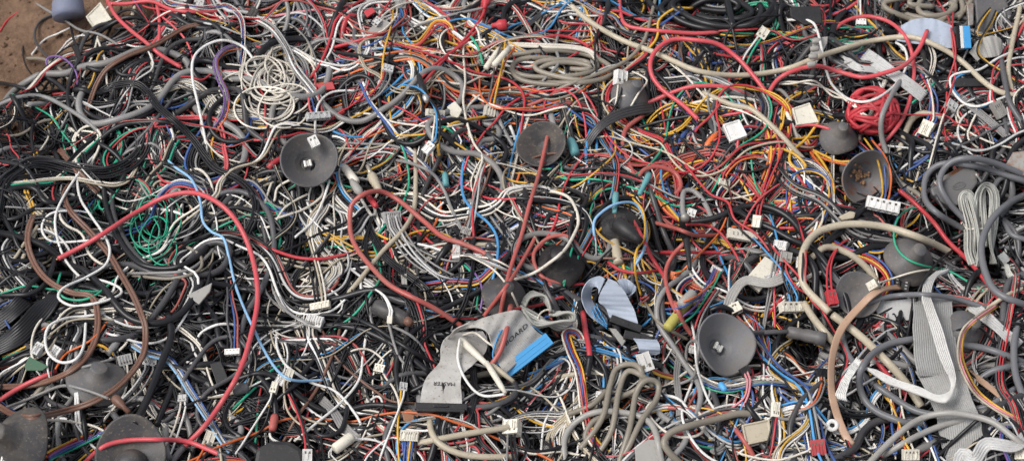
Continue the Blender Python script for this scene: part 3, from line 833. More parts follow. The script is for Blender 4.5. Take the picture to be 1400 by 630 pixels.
1s W 2.2 13 440,490 460,420 440,370 470,300
3s K 2.4 13 L4 790,370 700,440 640,520 610,580 590,650
3s K 2.2 13 720,450 660,520 620,570 600,650
3s h 4.6 13 370,635 470,592 600,575 740,590 920,640
2j w 1.5 13 690,540 760,530 830,580 ; 690,545 750,545 820,610 ; 695,552 760,560 800,630 ; 690,535 780,535 850,600 | fan of white strands pulled out of a plug behind the wide ribbon
1s D 4.4 13 715,530 720,490 745,450 810,425
3s I 3.8 13 1060,550 980,580 890,640
1s B 2 13 540,260 560,275 625,303
1s r 3 13 0,300 80,305 200,300
1s O 2.6 13 -10,290 60,310 150,312
1f g 5 13 -10,515 60,490 130,515
1f H 3.6 13 195,410 240,470 300,540
1s r 2 13 700,570 730,530 760,500
1s K 2.6 13 830,330 790,340 740,390
1s T 4.6 13 505,80 560,130 620,170 650,230
1s S 1.9 13 500,-10 530,60 600,100 640,120
1s I 4 13 560,-20 570,60 590,110
1s OE 2.2 13 570,40 650,25 720,30
1s r 2.4 13 430,240 440,300 400,350
1s WG 1.7 13 265,0 265,90 270,200 270,290 340,380
1s r 2 13 30,0 50,90 110,140
3f n 5 F L6 1230,392 1200,398 1175,420 1150,450 1138,487 1137,530 1142,560 1153,590 1165,610 | flat tan strap curving down the lower right
'''
TR += '''
3s R 4 20 slH 340,640 420,572 520,545 640,540 760,550 860,585 970,630 | red cable laid over the lower left cups
2s R 4.2 20 -20,390 60,340 140,300 230,262
2s w 2.7 20 L5 430,22 350,35 270,45 205,75 185,130 200,190 250,225 310,215 345,160 352,60 348,-20 | white wire hung in a U shaped loop above the brown grey cup
2s W 2.3 20 218,-10 150,80 130,160 140,220 195,252
2s w 2.5 20 285,260 308,340 312,430 318,510 350,535
2s w 2.5 20 300,265 318,350 322,430 335,510 365,530
2s G 2.8 20 vE -10,425 80,390 170,350 260,320 350,340 445,375
2s G 2.6 20 vE 320,250 400,230 467,210
2s YrVBE 2 20 200,612 300,560 370,530 440,498 | yellow, red, violet, blue and green harness between the two lower left cups
2s W 2.4 20 175,458 280,465 380,485 440,515
2s BgGL 1.9 20 535,145 600,185 680,210 730,260 780,340 820,400 870,480 920,560 975,620 | blue and grey ribbon slanting under the big red loop
2s O 2.2 20 480,40 440,60 400,110 350,150 270,190 225,255
1s O 1.6 20 825,235 850,180 890,160 925,180
1s O 1.6 20 740,195 780,185 800,245
1s O 1.6 20 835,245 870,190 910,185
2s E 2.3 20 1065,315 980,390 915,455
2s Y 2.4 20 1065,392 970,430 895,505
2s w 2.6 20 L4 798,175 820,110 880,75 940,70 1000,86 | white wire bent like a hook beside the big red loop
2s w 2.3 20 700,180 720,130 780,140 800,190 830,230
1s w 2.3 20 720,220 790,230 850,280
1s R 3 20 968,315 980,240 1022,188
1s YE 2 20 10,205 100,170 165,138
1s G 2.2 20 600,495 720,475 810,480
1s W 2.2 20 580,480 620,430 660,400
1s B 2.6 20 -10,300 40,265 110,235
1s B 2 20 0,20 60,110 100,130
1s r 2 20 0,250 30,200 20,120
1s r 2.2 20 270,545 320,528 380,530
1s W 2.3 20 440,220 470,190 520,140 540,60
1s W 2 20 265,-10 275,90 250,200
1s W 2 20 465,-10 470,80 475,180
1s gGg 2 20 -20,440 80,400 200,330 270,290 | grey flat bundle behind the left nubbed cup
1s T 5 20 100,420 140,370 200,300
1s Y 2.6 20 570,200 575,250 555,310
1s Y 2.4 20 560,360 600,320 650,270
1s K 3.6 20 120,625 170,560 260,530 360,520
1s K 3 20 630,450 720,420 850,370 960,330
1s K 2.6 20 690,240 730,400 780,470
1s K 2.6 20 640,370 740,390 860,420
1s W 2.2 20 680,360 760,350 850,330
1s K 2.4 20 800,320 760,420 730,480
1s W 2.4 20 930,330 945,440 935,540
1s V 1.9 20 950,490 990,530 985,590
1s E 2 20 590,490 660,510 740,560
1s r 2.2 20 980,475 1060,468
1s K 3.4 20 360,60 380,95 430,100 490,70
1s G 2.4 20 520,70 560,120 535,170 600,200
1s w 2.2 20 470,-10 520,60 545,130
1s W 2.2 20 205,400 230,480 300,525
3s w 2.5 21 L3 835,130 830,220 870,310 930,360 1025,355 | white cable tie strap looped over the MASTER ribbon
3s W 2.1 21 850,115 900,105 960,150 1010,170
2s N 2.3 21 270,90 300,160 340,220 420,290 500,350 560,385 690,392 | brown wire running down to the black end of the MASTER ribbon
2s N 3 21 348,65 330,150 290,250 240,350 170,450 112,552 | coppery brown wire slanting down left of the bottom middle
1s K 4.2 21 260,30 380,40 480,80 560,130 640,180 745,243
2s G 2.6 21 545,60 570,160 600,220 695,305
2s G 2.6 21 555,72 640,120 700,190 748,245
2s WK 2.2 21 500,230 530,290 560,330 580,400 570,490 | white and black pair hanging below a small white plug
2s KK 2.6 21 285,222 400,180 460,170 500,205 518,245
2s w 2.5 21 95,50 85,150 110,220 150,260 230,310 320,340 380,400 430,480 430,560
2s w 2.5 21 460,70 440,200 420,300 340,400 240,480 155,548 | white wire falling in a long S curve left of the bottom middle
1s w 2.5 21 165,350 210,410 290,460 380,452
1s w 2.5 21 185,198 300,170 360,110 392,45
1s G 2.4 21 440,240 400,225 320,230 310,262 360,290 460,300
2s r 2.4 21 535,355 540,450 555,490
2s r 2.4 21 530,360 532,500 552,600
2s C 2.8 21 1065,390 960,395 850,380
1s I 5.4 21 712,430 720,510 770,570 880,610 1060,612
1s I 5.4 21 630,565 760,540 900,510 1060,488
1s I 5 21 850,292 960,270 1010,280
2f K 4.5 21 890,250 900,350 880,430 850,500 | black ribbon end hanging off the right of the MASTER ribbon
2s r 3 21 815,640 860,580 900,575 935,635
2s K 1.5 21 vE 690,395 740,450 800,460 855,425
1s K 5 21 590,360 575,240 600,160 660,90 740,62
1s K 4.2 21 540,270 450,300 390,370 350,500 270,525 235,480 240,430
1s r 3.6 21 370,125 480,143
1s r 3.4 21 405,425 460,445 520,430
1f G 6.5 21 250,360 320,430 360,490 440,560
1s E 2.2 21 -20,330 60,260 130,225 200,213
1s E 2.2 21 15,330 10,420 -5,560
1s Y 2.4 21 -30,390 75,405
1s w 2.5 21 40,420 60,480 60,530 110,560
1s Kr 2 21 545,510 460,560 380,630
1s KO 2 21 545,500 430,570 350,640
1s Y 2.6 21 660,30 720,110 730,160
1s W 2.4 21 660,0 710,50 740,150 750,220
1s G 4 21 540,130 560,180 590,190
1s V 2 21 650,40 690,60 740,110
1s B 2.2 21 220,260 300,300 420,320
1s r 2.4 21 120,450 160,380 230,340
1s r 2.2 21 160,520 210,450 230,340
1s w 2.2 21 450,440 450,400 500,365 520,400 500,450 460,470
1s K 3.6 21 80,385 130,340 200,290 300,250
1s K 3.6 21 80,400 110,470 140,545
1s W 2.6 21 360,600 420,530 490,490 545,492
1s G 2.4 21 -20,55 100,60 200,62
1s G 2.4 21 -20,75 100,75 210,72
1s r 2 21 1060,330 980,390 870,440 780,560
1s K 3.4 21 770,620 780,520 800,440
1s K 3.4 21 900,400 980,500 1060,570
1s G 3 21 860,420 960,470 1060,430
1s G 3 21 880,450 960,430 1080,330
1s W 2.2 21 1060,400 1000,360 960,380
1s V 2 21 300,312 370,312 440,322
1s O 2.2 21 840,440 870,510 900,540
1s B 2.2 21 620,560 600,600 620,640
3s C 4.5 F 699,418 691,455 683,480 671,499 | faded red cable curling under the white tie on the MASTER ribbon
2s r 4.8 22 vE slK L4 293,20 303,110 316,200 306,285 | red tube standing beside the telephone cable coil with a black end
2s CY 2.6 22 565,248 640,285 720,297
3s w 2.4 22 735,60 750,130 760,250 800,370 860,455 | white cable dropping down left of the big tilted cup
2s YrBCW 1.9 22 L5 290,160 262,108 222,108 240,180 270,250 285,320 300,420 330,540 395,610 | red, blue and yellow harness bent like a cane left of the grey hairpin cables
2s wK 3 22 595,365 680,385 730,440 780,500 815,560 | black and white pair arching right of the grey hairpin cables
2s C 4 22 570,412 680,415 785,437
1s C 4.4 22 895,470 960,560 1010,640
2s G 2.9 22 L4 715,260 715,170 740,135 765,150 760,230 740,290 650,330 | grey cable bent in a hairpin at the left rim of the big tilted cup
2s C 4 22 665,-20 700,60 738,115
2s T 3 22 545,-20 600,60 680,110 722,132
2s T 5.8 22 L6 700,650 640,590 625,550 660,510 740,480 840,455 930,435 1005,440 | dirty beige cable folded in a U at the bottom
2s m 5.4 22 220,640 215,540 260,470 340,430 440,430 540,455 590,510 618,640 | grey green cable arched below the grey hairpin cables
3j T 5 22 280,580 370,450 405,320 430,250 490,232 530,262 520,330 440,370 320,410 ; 340,620 410,500 438,340 475,262 550,288 580,320 ; 440,640 480,500 510,350 550,298 598,312 590,380 535,460 480,570 440,630 ; 230,440 330,400 400,330 ; 330,560 300,530 330,470 400,440 | taupe hairpin cables bunched upright at the bottom
2s G 2.6 22 400,310 410,420 450,520 500,620
2s w 2 22 -20,430 80,340 160,260 232,208
2s w 2 22 115,620 130,480 180,390 225,295
2s w 2 22 180,380 238,250 205,208 170,240
1s w 2 22 255,300 255,450 270,550 260,640
1s w 2 22 310,300 270,400 180,520 120,600
1s W 2 22 200,640 210,520 260,380
1s w 2 22 30,440 90,340 150,330
1s w 2 22 60,460 70,380 140,300
1s B 2.2 22 100,470 150,400 210,390 160,330
1s B 2.2 22 90,300 170,270 230,300
1s O 2 22 160,250 220,265 240,310 180,440
1s IIII 2 22 320,305 240,430 170,500 140,590 | cut ends of cream wires bound together above the hairpin cables
1s I 5 22 170,290 300,272 380,280
1s I 3 22 320,190 370,220 410,290
1s r 3 22 500,580 580,530 680,520 780,520
1s W 2 22 -10,560 80,600 200,590 280,600
1s W 1.7 22 350,600 370,510 420,485 450,560
1s K 3 22 -20,560 100,592 200,570 300,530 390,430
1s W 2 22 160,580 250,600 360,610
1f G 4.5 22 690,180 675,280 685,380 690,480
1s O 2.6 22 730,310 725,370 760,410 810,430
1s B 3.6 22 690,480 790,500
1s W 2.6 22 590,350 680,290 780,215
1s r 2.4 22 980,250 1000,330 1010,420
1s W 1.8 22 880,420 890,340 940,300 1000,310
1s Y 3 22 935,325 985,390 1003,470
1s GgG 2 22 780,400 850,330 950,290 1060,330
1s E 2.4 22 1000,280 1012,350 1000,410
1s S 3 22 375,190 380,260 375,350
1s B 2.4 22 310,130 350,200 400,220
1s r 2.6 22 340,180 400,175 440,160
1s W 2.4 22 305,85 370,105 440,140
1s W 2 22 530,85 620,120 680,150
1s Y 2.4 22 600,130 640,150 690,140
1s B 2.4 22 590,130 620,60 640,-10
1s rr 2.8 22 200,110 260,95 320,60
1s KWY 2 22 -10,380 60,440 150,480 280,500
1s r 2 22 0,600 40,610 100,600
1s G 3.4 22 540,560 610,480 660,420
1s g 2.6 22 510,560 590,470 650,420
1s G 3.6 22 870,540 885,640
1s Y 2.2 22 680,590 780,560 850,520
1s O 2.4 22 900,580 960,590 1040,640
1s K 3.4 22 650,560 720,600 800,640
1s YOr 2.2 22 850,-10 880,60 960,70 1010,-10
1s Y 2.8 22 1040,10 1000,70 940,110
1s W 2.8 22 1060,60 1000,85 945,105
3s H 3.6 22 945,108 1000,102 1080,102
2s r 3 22 -60,640 -20,600 40,600
1s YYr 2.2 23 -90,10 -60,80 -100,140
1s r 3 23 -20,60 40,-20 80,-60
1s EBS 2 22 740,110 800,40 860,-10
3s h 6 23 600,128 500,150 420,200 375,280 390,370 450,430 560,470 640,480 | thick grey cable ring open behind the wide ribbon
2s h 6 23 395,285 500,360 600,420 720,445
2s h 5.4 23 300,70 320,170 370,250 430,320
2s h 6 23 780,148 900,170 1070,235
2s h 6 23 850,305 930,255 1070,232
3s h 6.2 23 1030,40 1010,150 1015,280 1060,400
2s h 5.4 23 850,418 920,400 1010,335
3s m 5.4 23 L8 400,650 520,530 620,460 720,435 820,440 920,470 1000,530 1070,580 | rust stained grey cable arched at the bottom right
2s m 5.2 23 460,620 600,530 720,480 850,458
3s YPI 2.1 23 L5 940,-10 850,50 800,100 785,180 800,250 850,340 920,400 1020,460 1070,485 | cream and pink striped cable bowed at the lower right
2f n 4 23 820,260 920,340 1000,410
3s K 3.4 23 670,635 760,550 840,480 920,412 | black cable laid across the foot of the wide ribbon
2s rK 2 23 200,-20 270,100 320,200 300,280 265,350 290,450 330,560 360,640
2s I 6.4 23 150,-20 200,60 290,170
2s I 7 23 265,30 380,120 470,200 550,290 630,410
2s D 5 23 95,560 90,480 130,390 180,340 222,308
2s h 3.2 23 -60,108 0,100 90,97
1s OW 2.2 23 -20,180 80,200 140,260 195,310
1s Y 3 23 -10,298 70,300 110,350 128,430
1s rr 2.4 23 0,330 70,350 110,400
1s B 2.6 23 0,320 80,380 150,460 130,520
2s W 1.6 23 490,275 505,400 510,500 525,620
2s P 1.6 23 570,345 540,470 515,600
3s K 2.4 23 380,205 358,130 380,90 440,40 530,-10
3s K 2.4 23 395,210 385,130 410,80 500,15 520,0
2s K 2.6 23 595,-10 560,150 480,220 400,242
2f g 9 23 L4 780,650 800,600 850,620 900,560 1010,570 1070,520 | pale grey ribbon waving in the bottom right corner
2s BV 2 23 1070,462 980,490 960,550 990,640
2f g 8.5 23 835,-10 930,70 1030,160
1s N 2.6 23 1010,540 930,590 870,625
2s B 2.4 23 565,370 510,470 525,600 460,540
1s r 4.4 23 370,140 450,230 570,360
1s r 2.2 23 330,65 470,75 580,62
1s S 2 23 520,330 600,470 690,570
1s W 2.2 23 320,370 400,450 480,520
1s W 2.2 23 110,400 140,330 90,430
1s G 3 23 -20,430 80,460 180,440 230,380
1s w 2.4 23 130,560 170,510 240,490
1s r 3 23 0,575 110,568
1s K 3 23 340,310 380,400 430,500
1s G 2 23 330,420 400,540 440,600
1s Y 2.2 23 560,570 620,570 680,620
1s r 2 23 440,60 500,100 560,90
1s W 1.8 23 240,410 250,480 210,540
1s K 3 23 560,640 620,540 700,500
1s r 2.4 23 970,180 1000,240 980,300
1s K 2.4 23 760,100 860,80 930,140 1000,140
3s S 1.5 F 691,505 676,493 674,480 682,457 694,443 709,439 728,446 743,458 | fine sky blue wire hooped around the bright blue connector
2s S 2 F 697,521 714,533 734,531 748,517 762,498
1s N 2.4 F 737,500 742,490 752,484 766,482 780,490
2s K 6.6 F L3 231,430 234,460 222,493 208,530 198,553 183,580 | thick tarry black cable slanting down inside the big red loop
'''
# ------------------------------------------------------------------ colour mix of the heap by place (read off the photograph)
ANCH = [(60,250,'K66D9W14G4E5r2'),(40,140,'K56D8G12W14E6'),(150,400,'K52W26D3E6G6r5'),(100,540,'K46W24G6r6B6O5Y4'),(200,170,'K46G10W22r10E7B3'),
 (300,180,'K20G20W20r20B8E3'),(260,60,'r30K22W14G15B6Y5'),(380,110,'r28K24G24B10W8'),(480,60,'r33G18W25B9Y5K12'),(560,150,'r28W28G10B12Y6O4K14'),
 (640,60,'r28W28G20Y8B6O3K6'),(430,290,'W40K34G14Y4E5'),(560,280,'W24G28K16r12Y6E5O4N3'),(660,280,'G34W24r12B9K12N4'),(480,380,'W26K46G12r6Y3'),
 (450,500,'W28K38G8r13B6O3'),(600,450,'K54W20G10r5V3Y3'),(580,600,'r14W20K34B10O9'),(780,120,'G30r18T14O4W16K18'),(820,200,'r16W14B12Y11E7O11G12V4P5'),
 (800,290,'r18B10O8W12G16K16E6Y6N6'),(900,330,'r44Y11O7B11K16W8N3E3'),(960,260,'r50W12G8O6B9K12Y4'),(1000,200,'r38B15Y11O8E6W14G6'),(960,60,'K34r16B12Y8G16'),
 (1100,230,'B18r28Y15O14W6K12E4'),(1100,330,'r24W22G20Y9B8K14'),(1000,340,'r46Y13O7W12B9K14'),(1080,440,'W24Y12r20B14G14K14'),(1060,520,'W26G20r11Y10B12K14O5'),
 (940,560,'Y10r20W20G20B10O7K12E3'),(760,500,'W32B12r9K18G14O5N4'),(740,600,'W34K22T8G14'),(850,560,'G24W20K22r8'),(1120,60,'r20G28W14E8Y8K20'),
 (1250,100,'G30K24W18r18B5'),(1350,180,'G30K30r18W18Y3'),(1330,320,'K50G34r6'),(1280,500,'K56G24W8r9'),(1180,560,'K30W24B12r12G14Y5'),
 (700,390,'K55G15C8r6'),(865,480,'K40B15r14Y8W8'),(950,410,'K28r26Y14B12O9W8')]
AP = np.array([a[:2] for a in ANCH], float)
import re
AW = [([k for k, _ in re.findall(r'([A-Za-z])(\d+)', a[2])], np.array([float(x) for _, x in re.findall(r'([A-Za-z])(\d+)', a[2])])) for a in ANCH]
def pick(u, v, dark=0.):
    d = np.hypot(*(AP-np.array([u, v])).T)+rng.uniform(0, 48, len(AP)); k, w = AW[int(d.argmin())]
    if rng.random() < dark: return 'K'
    c = rng.choice(k, p=w/w.sum())
    if c in 'rBYOVE' and rng.random() < .16: c = rng.choice(['G', 'W'])
    if c == 'G': c = rng.choice(['G', 'g', 'G', 'H'])
    if c == 'W': c = rng.choice(['W', 'w', 'W', 'w', 'I'])
    if c == 'r': c = rng.choice(['r', 'r', 'R', 'C'])
    if c == 'B': c = rng.choice(['B', 'B', 'S'])
    return str(c)
def on_soil(u, v): return (v < 122) & (u/118.+np.maximum(v, -40)/116. < 1.02)
XL, XR, YB, YT = -.70, .70, -.43, .50
def wander(n, p0=None, step=.005):
    th = rng.uniform(0, 6.28); A = rng.uniform(4, 44); l1 = rng.uniform(.035, .2); k0 = rng.normal(0, 7)
    if rng.random() < .10: k0 = rng.choice([-1, 1])*rng.uniform(12, 26); A *= .6; n = min(n, 60)
    s = np.arange(n)*step; ph = rng.uniform(0, 6.28)
    kap = k0+A*np.sin(s/l1*6.28*.5+ph)+.4*A*np.sin(s/l1*6.28*1.3+2*ph)
    for _ in range(int(rng.integers(0, 4))):      # kinks
        i = int(rng.integers(2, max(3, n-4))); kap[i:i+3] += rng.normal(0, 55)
    t = th+np.cumsum(kap)*step
    xy = np.cumsum(np.stack([np.cos(t), np.sin(t)], -1), 0)*step
    if p0 is None: p0 = np.array([rng.uniform(XL, XR), rng.uniform(YB, YT)])
    return xy-xy[n//2]+p0
def strands(xy, k, r, spread):
    n = len(xy); T = np.gradient(xy, axis=0); T /= np.linalg.norm(T, axis=1)[:, None]+1e-9
    N = np.stack([-T[:, 1], T[:, 0]], -1); s = np.linspace(-1, 1, n); out = []
    for j in range(k):
        ph = rng.uniform(0, 6.28, 3)
        o = (j-(k-1)/2)*2.0*r+spread*r*(np.sin(s*4+ph[0])*.8+np.sin(s*9+ph[1])*.5)*(.4+s*s)+rng.normal(0, 1)*r*spread*.4*np.abs(s)**3
        m0 = int(rng.integers(0, 7)); m1 = n-int(rng.integers(0, 7))
        out.append((xy+N*o[:, None])[m0:m1])
    return out
# places where something broad lies on the heap: the upper wires stop at its edge and run on beneath it
DISC = [(740, 196, 36), (690, 404, 27), (764, 362, 32), (846, 312, 28), (1148, 186, 27), (1246, 354, 32), (1174, 402, 29), (864, 128, 24), (422, 218, 39), (133, 517, 36), (25, 597, 40), (178, 607, 44), (1186, 243, 38), (991, 470, 40),
  (1193, 152, 38), (750, 432, 26), (1005, 178, 15), (1101, 155, 17), (1035, 590, 18), (1040, 375, 18), (937, 315, 9), (937, 350, 6), (532, 428, 20), (1103, 458, 20), (480, 240, 10), (510, 250, 10), (882, 495, 12), (669, 153, 9), (135, 20, 16), (700, 487, 22), (1346, 65, 22), (298, 512, 12), (385, 618, 30), (1015, 322, 14), (1207, 281, 16)]
POLY = [[(574, 550), (580, 520), (602, 492), (602, 470), (630, 445), (710, 424), (750, 465), (692, 515), (672, 492), (640, 500), (632, 555)], [(795, 385), (820, 375), (870, 385), (872, 410), (905, 470), (905, 490), (862, 490), (800, 425)], [(1248, 395), (1303, 405), (1316, 515), (1346, 600), (1330, 632), (1290, 632), (1266, 540), (1248, 500)],
  [(1310, 265), (1330, 248), (1362, 250), (1376, 360), (1340, 368), (1316, 355)], [(1272, 260), (1325, 225), (1338, 262), (1300, 283)], [(0, 440), (30, 400), (80, 398), (40, 450), (-5, 490)], [(1228, 30), (1305, 30), (1330, 70), (1300, 68), (1228, 58)]]
PROT = np.zeros((830, 1600), bool); _v, _u = np.mgrid[-100:730, -100:1500]
for a, b, r_ in [(a, b, r_*(.85 if i == 0 else .5) if i < 8 else r_) for i, (a, b, r_) in enumerate(DISC)]: PROT |= (_u-a)**2+(_v-b)**2 < r_*r_
for q in POLY:
    c_ = np.zeros_like(PROT)
    for (x0, y0), (x1, y1) in zip(q, q[1:]+q[:1]):
        if y0 != y1: c_ ^= ((y0 > _v) != (y1 > _v)) & (_u < (x1-x0)*(_v-y0)/(y1-y0)+x0)
    PROT |= c_
def prot(p): return PROT[np.clip(p[:, 1]+100, 0, 829).astype(int), np.clip(p[:, 0]+100, 0, 1599).astype(int)]
def clear_runs(xy, z=.055):
    bad = prot(project(np.column_stack([xy, np.full(len(xy), z)]))); out = []; s = 0
    for i in range(len(bad)+1):
        if i == len(bad) or bad[i]:
            if i-s >= 18: out.append(xy[s:i])
            s = i+1
    return out
def inside(xy):
    p = project(np.column_stack([xy, np.full(len(xy), .05)])); 
    return not on_soil(p[:, 0], p[:, 1]).any(), p
# ---- the countless wires underneath: one object
SKEYS = list('KDHGgWwIRrCBSYOEVNPT'); stuff = MB(); nst = 0
def bundle(dark, sink, keep):
    n = int(rng.integers(34, 130)); xy = wander(n); n = len(xy)
    ok, p = inside(xy)
    if not ok: return 0
    u, v = p[n//2]; k = int(rng.choice([1, 2, 3, 4, 5, 6, 7], p=[.42, .18, .13, .10, .08, .05, .04]))
    if np.linalg.norm(xy[-1]-xy[0]) < .35*n*.005: k = min(k, 2)
    big = rng.random() < (.14 if u < 400 or u > 1150 else .06)
    r = rng.uniform(.00085, .0014) if rng.random() < .6 else rng.uniform(.00055, .00085); same = pick(u, v, dark) if rng.random() < .30 and k < 4 else None
    if big: r = rng.uniform(.0022, .004); k = 1; same = rng.choice(['K', 'K', 'D', 'H', 'G'])
    for q in strands(xy, k, r, rng.uniform(.2, 3.6)):
        if len(q) < 8: continue
        ck = SKEYS.index(same or pick(u, v, dark+(.16 if u < 430 and v > 120 else 0)))
        for q2 in (clear_runs(q) if keep else [q]):
            X = lay_xy(q2, r, 9, (.006, .006), sink); stuff.tube(X, r, 6 if not big else 8, ck)
    return k
# the body of the heap: it thins out to bare soil at the top left corner and at its own rim
def heap(x, y):
    p = project(np.column_stack([x, y, np.full(len(x), .03)])); s = np.maximum(p[:, 0], -20)/118.+p[:, 1]/116.
    f = np.clip((s-1.0)/.55, 0, 1)*np.clip((XR+.04-np.abs(x))/.12, 0, 1)*np.clip((y-YB+.05)/.1, 0, 1)*np.clip((YT+.04-y)/.12, 0, 1)
    w = 1+.36*np.sin(x*31+1.3*np.sin(y*17))*np.sin(y*37+x*9)+.26*np.sin(x*67+y*23)*np.sin(y*59-x*41)
    return .042*f*f*(3-2*f)*w
for _ in range(NDEEP):
    n = int(rng.integers(30, 90)); xy = wander(n); n = len(xy); ok, p = inside(xy)
    if not ok: continue
    big = rng.random() < .12; r = rng.uniform(.0022, .004) if big else rng.uniform(.001, .0017)
    q = rng.random()**.6
    z = soil(xy[:, 0], xy[:, 1])+r+heap(xy[:, 0], xy[:, 1])*np.clip(q+.14*np.sin(np.arange(n)*rng.uniform(.08, .3)+rng.uniform(0, 6)), 0, 1)
    stuff.tube(np.column_stack([xy, z]), r, 5, SKEYS.index(pick(*p[n//2], .62)))  # deep wires mostly black: shade of the gaps put into their colour
fy, fx = np.mgrid[0:NY, 0:NX]; H += heap((GX0+fx*GC).ravel(), (GY0+fy*GC).ravel()).reshape(NY, NX)
tot = 0
while tot < NSTUFF:
    f = tot/NSTUFF; tot += bundle(.62 if f < .35 else .34 if f < .7 else .10, .0012 if f < .7 else 0, f > .12)  # lower layers favour black too, painting shade into the gaps
st = stuff.build('wire_tangle', [wm(k) for k in SKEYS], None, (0, 0, 0))
st['kind'] = 'stuff'; st['label'] = 'countless thin wires of every colour tangled deep in the heap'; st['category'] = 'wire tangle'
# ---- traced wires and cables
ENTRIES = []
for ln in filter(None, TR.split('\n')):
    lab = None
    if '|' in ln: ln, lab = ln.split('|'); lab = lab.strip()
    tk = ln.split(); lay, typ, cols, r, tile = int(tk[0][0]), tk[0][1], tk[1], float(tk[2]), tk[3]
    if typ != 'f': r = max(1.0, r*(.76 if r < 3 else .78))
    op = [t for t in tk[4:] if ',' not in t and t != ';']; paths = [[]]
    for t in tk[4:]:
        if t == ';': paths.append([])
        elif ',' in t:
            x, y = map(float, t.split(','))
            paths[-1].append((x, y) if tile == 'F' else (int(tile[1])*350+x/3, int(tile[0])*210+y/3))
    ENTRIES.append((lay, typ, cols, r, paths, op, lab))
FIRST = {}
KIND = {'s': 'wire', 'f': 'flat cable', 'j': 'cable coil'}
GRP = {}
def lay_trace(e):
    lay, typ, cols, r, paths, op, lab = e
    lift = sum(float(o[1:]) for o in op if o[0] == 'L')*.001
    d0, d1 = (.0 if 'vS' in op else .010), (.0 if 'vE' in op else .010)
    st = int(14+r*7)
    sl = [o[2] for o in op if o.startswith('sl')]
    mid = paths[0][len(paths[0])//2]
    if typ == 'f':
        w = r*2; X, Sd = flat_path(paths[0], w, lift=lift, dip=(d0, d1), twist=.4 if w > 10 else 0)
        hw = w*MPP/2
        nr = 1 if cols == 'n' else 2 if w <= 13 and cols in 'NW' else max(3, int(w/3.2))
        if cols == 'K' and w > 30: nr = 4
        V, F, P, N = ribbon_rows(X-Sd*hw, X+Sd*hw, nr, .0005 if nr > 2 else .0003 if nr == 1 else .0010, .0010 if nr > 2 else .0016)
        mb = MB(); mb.add(V, F); nm = 'ribbon_cable' if w > 12 else 'flat_cable'
        o = mb.build(nm, wm(cols)); stamp_mesh(o)
        tag(o, lab, 'ribbon cable' if w > 12 else 'flat cable', at=mid, auto=(nm, cols, r, paths[0])); return
    if len(cols) > 1 and typ == 's':
        n = len(cols); allp = resample(paths[0], 4.5); T = np.gradient(allp, axis=0); T /= np.linalg.norm(T, axis=1)[:, None]
        Nn = np.stack([-T[:, 1], T[:, 0]], -1); s = np.linspace(0, 1, len(allp)); Xs = []
        for i, k in enumerate(cols):
            ph = rng.uniform(0, 6.28, 2); o = (i-(n-1)/2)*1.95*r*.92+r*(.5 if cols.count(k) < n else .15)*np.sin(s*8+ph[0])
            Xs.append(lay_px(allp+Nn*o[:, None], r*MPP, lift=lift, dip=(d0, d1), stiff=st, wob=.1))
        allX = np.concatenate(Xs); root = empty('wire_harness', (allX[:, 0].mean(), allX[:, 1].mean(), allX[:, 2].min()))
        for k, X in zip(cols, Xs):
            mb = MB(); mb.tube(X, r*MPP, 8); mb.build('wire', wm(k), root)
        tag(root, lab, 'wire harness', at=mid, auto=('harness', cols, r, paths[0])); return
    mb = MB(); X = None
    for p in paths:
        X = lay_px(p, r*MPP, lift=lift, dip=(d0, d1), stiff=st, wob=.4 if r < 3 else .5)
        rr = r*MPP
        mb.tube(X, rr, 8 if r < 2.5 else 12 if r < 4 else 16)
    nm = 'cable_coil' if typ == 'j' else 'wire' if r < 1.95 else 'cable'
    o = mb.build(nm, wm(cols))
    for k in sl:
        m2 = MB(); q = X[-7:]
        m2.tube(q, np.linspace(r*MPP*1.18, r*MPP*1.28, len(q)), 16); c = m2.build('end_sleeve', wm(k), None, np.array(o.location)); c.parent = o; c.location = (0, 0, 0)
    if r >= 2.1 and typ == 's' and ('vS' in op or 'vE' in op) and cols not in 'E':
        q, dr = (X[0], X[0]-X[1]) if 'vS' in op else (X[-1], X[-1]-X[-2]); dr = dr/np.linalg.norm(dr)
        m2 = MB(); m2.tube(np.array([q-dr*.001, q+dr*.0012, q+dr*.0022]), np.array([.42, .42, .36])*r*MPP, 10); c = m2.build('bare_core', mat('copper', .45, .3, .5, (.45, .25, .14)), None, np.array(o.location)); c.parent = o; c.location = (0, 0, 0)
    tag(o, lab, {'wire': 'wire', 'cable': 'cable', 'cable_coil': 'cable coil'}[nm], at=mid, auto=(nm, cols, r, paths[0]))
def lay_layer(k):
    es = [e for e in ENTRIES if e[0] == k]; rng.shuffle(es) if k < 2 else None
    for e in es: lay_trace(e)
# ------------------------------------------------------------------ cups, plugs, ribbons and the rest, each where it lies
def cups_low():
    cup(740, 196, 34, -.25, .35, 'black rubber cup with an orange wire across it', col='D', depth=.6, ring=False, sink=-.003)
    cup(690, 404, 30, .2, .5, 'dark rubber dome partly under the MASTER ribbon', back=True, col='D', sink=.004)
    cup(764, 362, 34, -.1, .5, 'shiny black dome under the bowed cream wire', back=True, col='K', sink=.004)
    cup(846, 312, 33, .1, .4, 'black rubber cup behind the blue spade terminals', back=True, col='K', sink=.004)
    cup(1148, 186, 27, .1, .55, 'dark grey rubber cup beside the ivory square cap', back=True, col='H')
    cup(1246, 354, 34, .25, .45, 'blue grey rubber cup under the curled teal wire', back=True, col='H')
    cup(1174, 402, 30, -.1, .15, 'flat grey rubber cup left of the black jumper plugs', col='H', depth=.25, ring=False)
    cup(864, 128, 28, .3, .6, 'grey rubber cup half buried near the top right of the grey coil', back=True, col='H', sink=.004)
    cup(1322, 450, 28, .3, .4, 'grey rubber cup buried behind the striped cable', back=True, col='H')
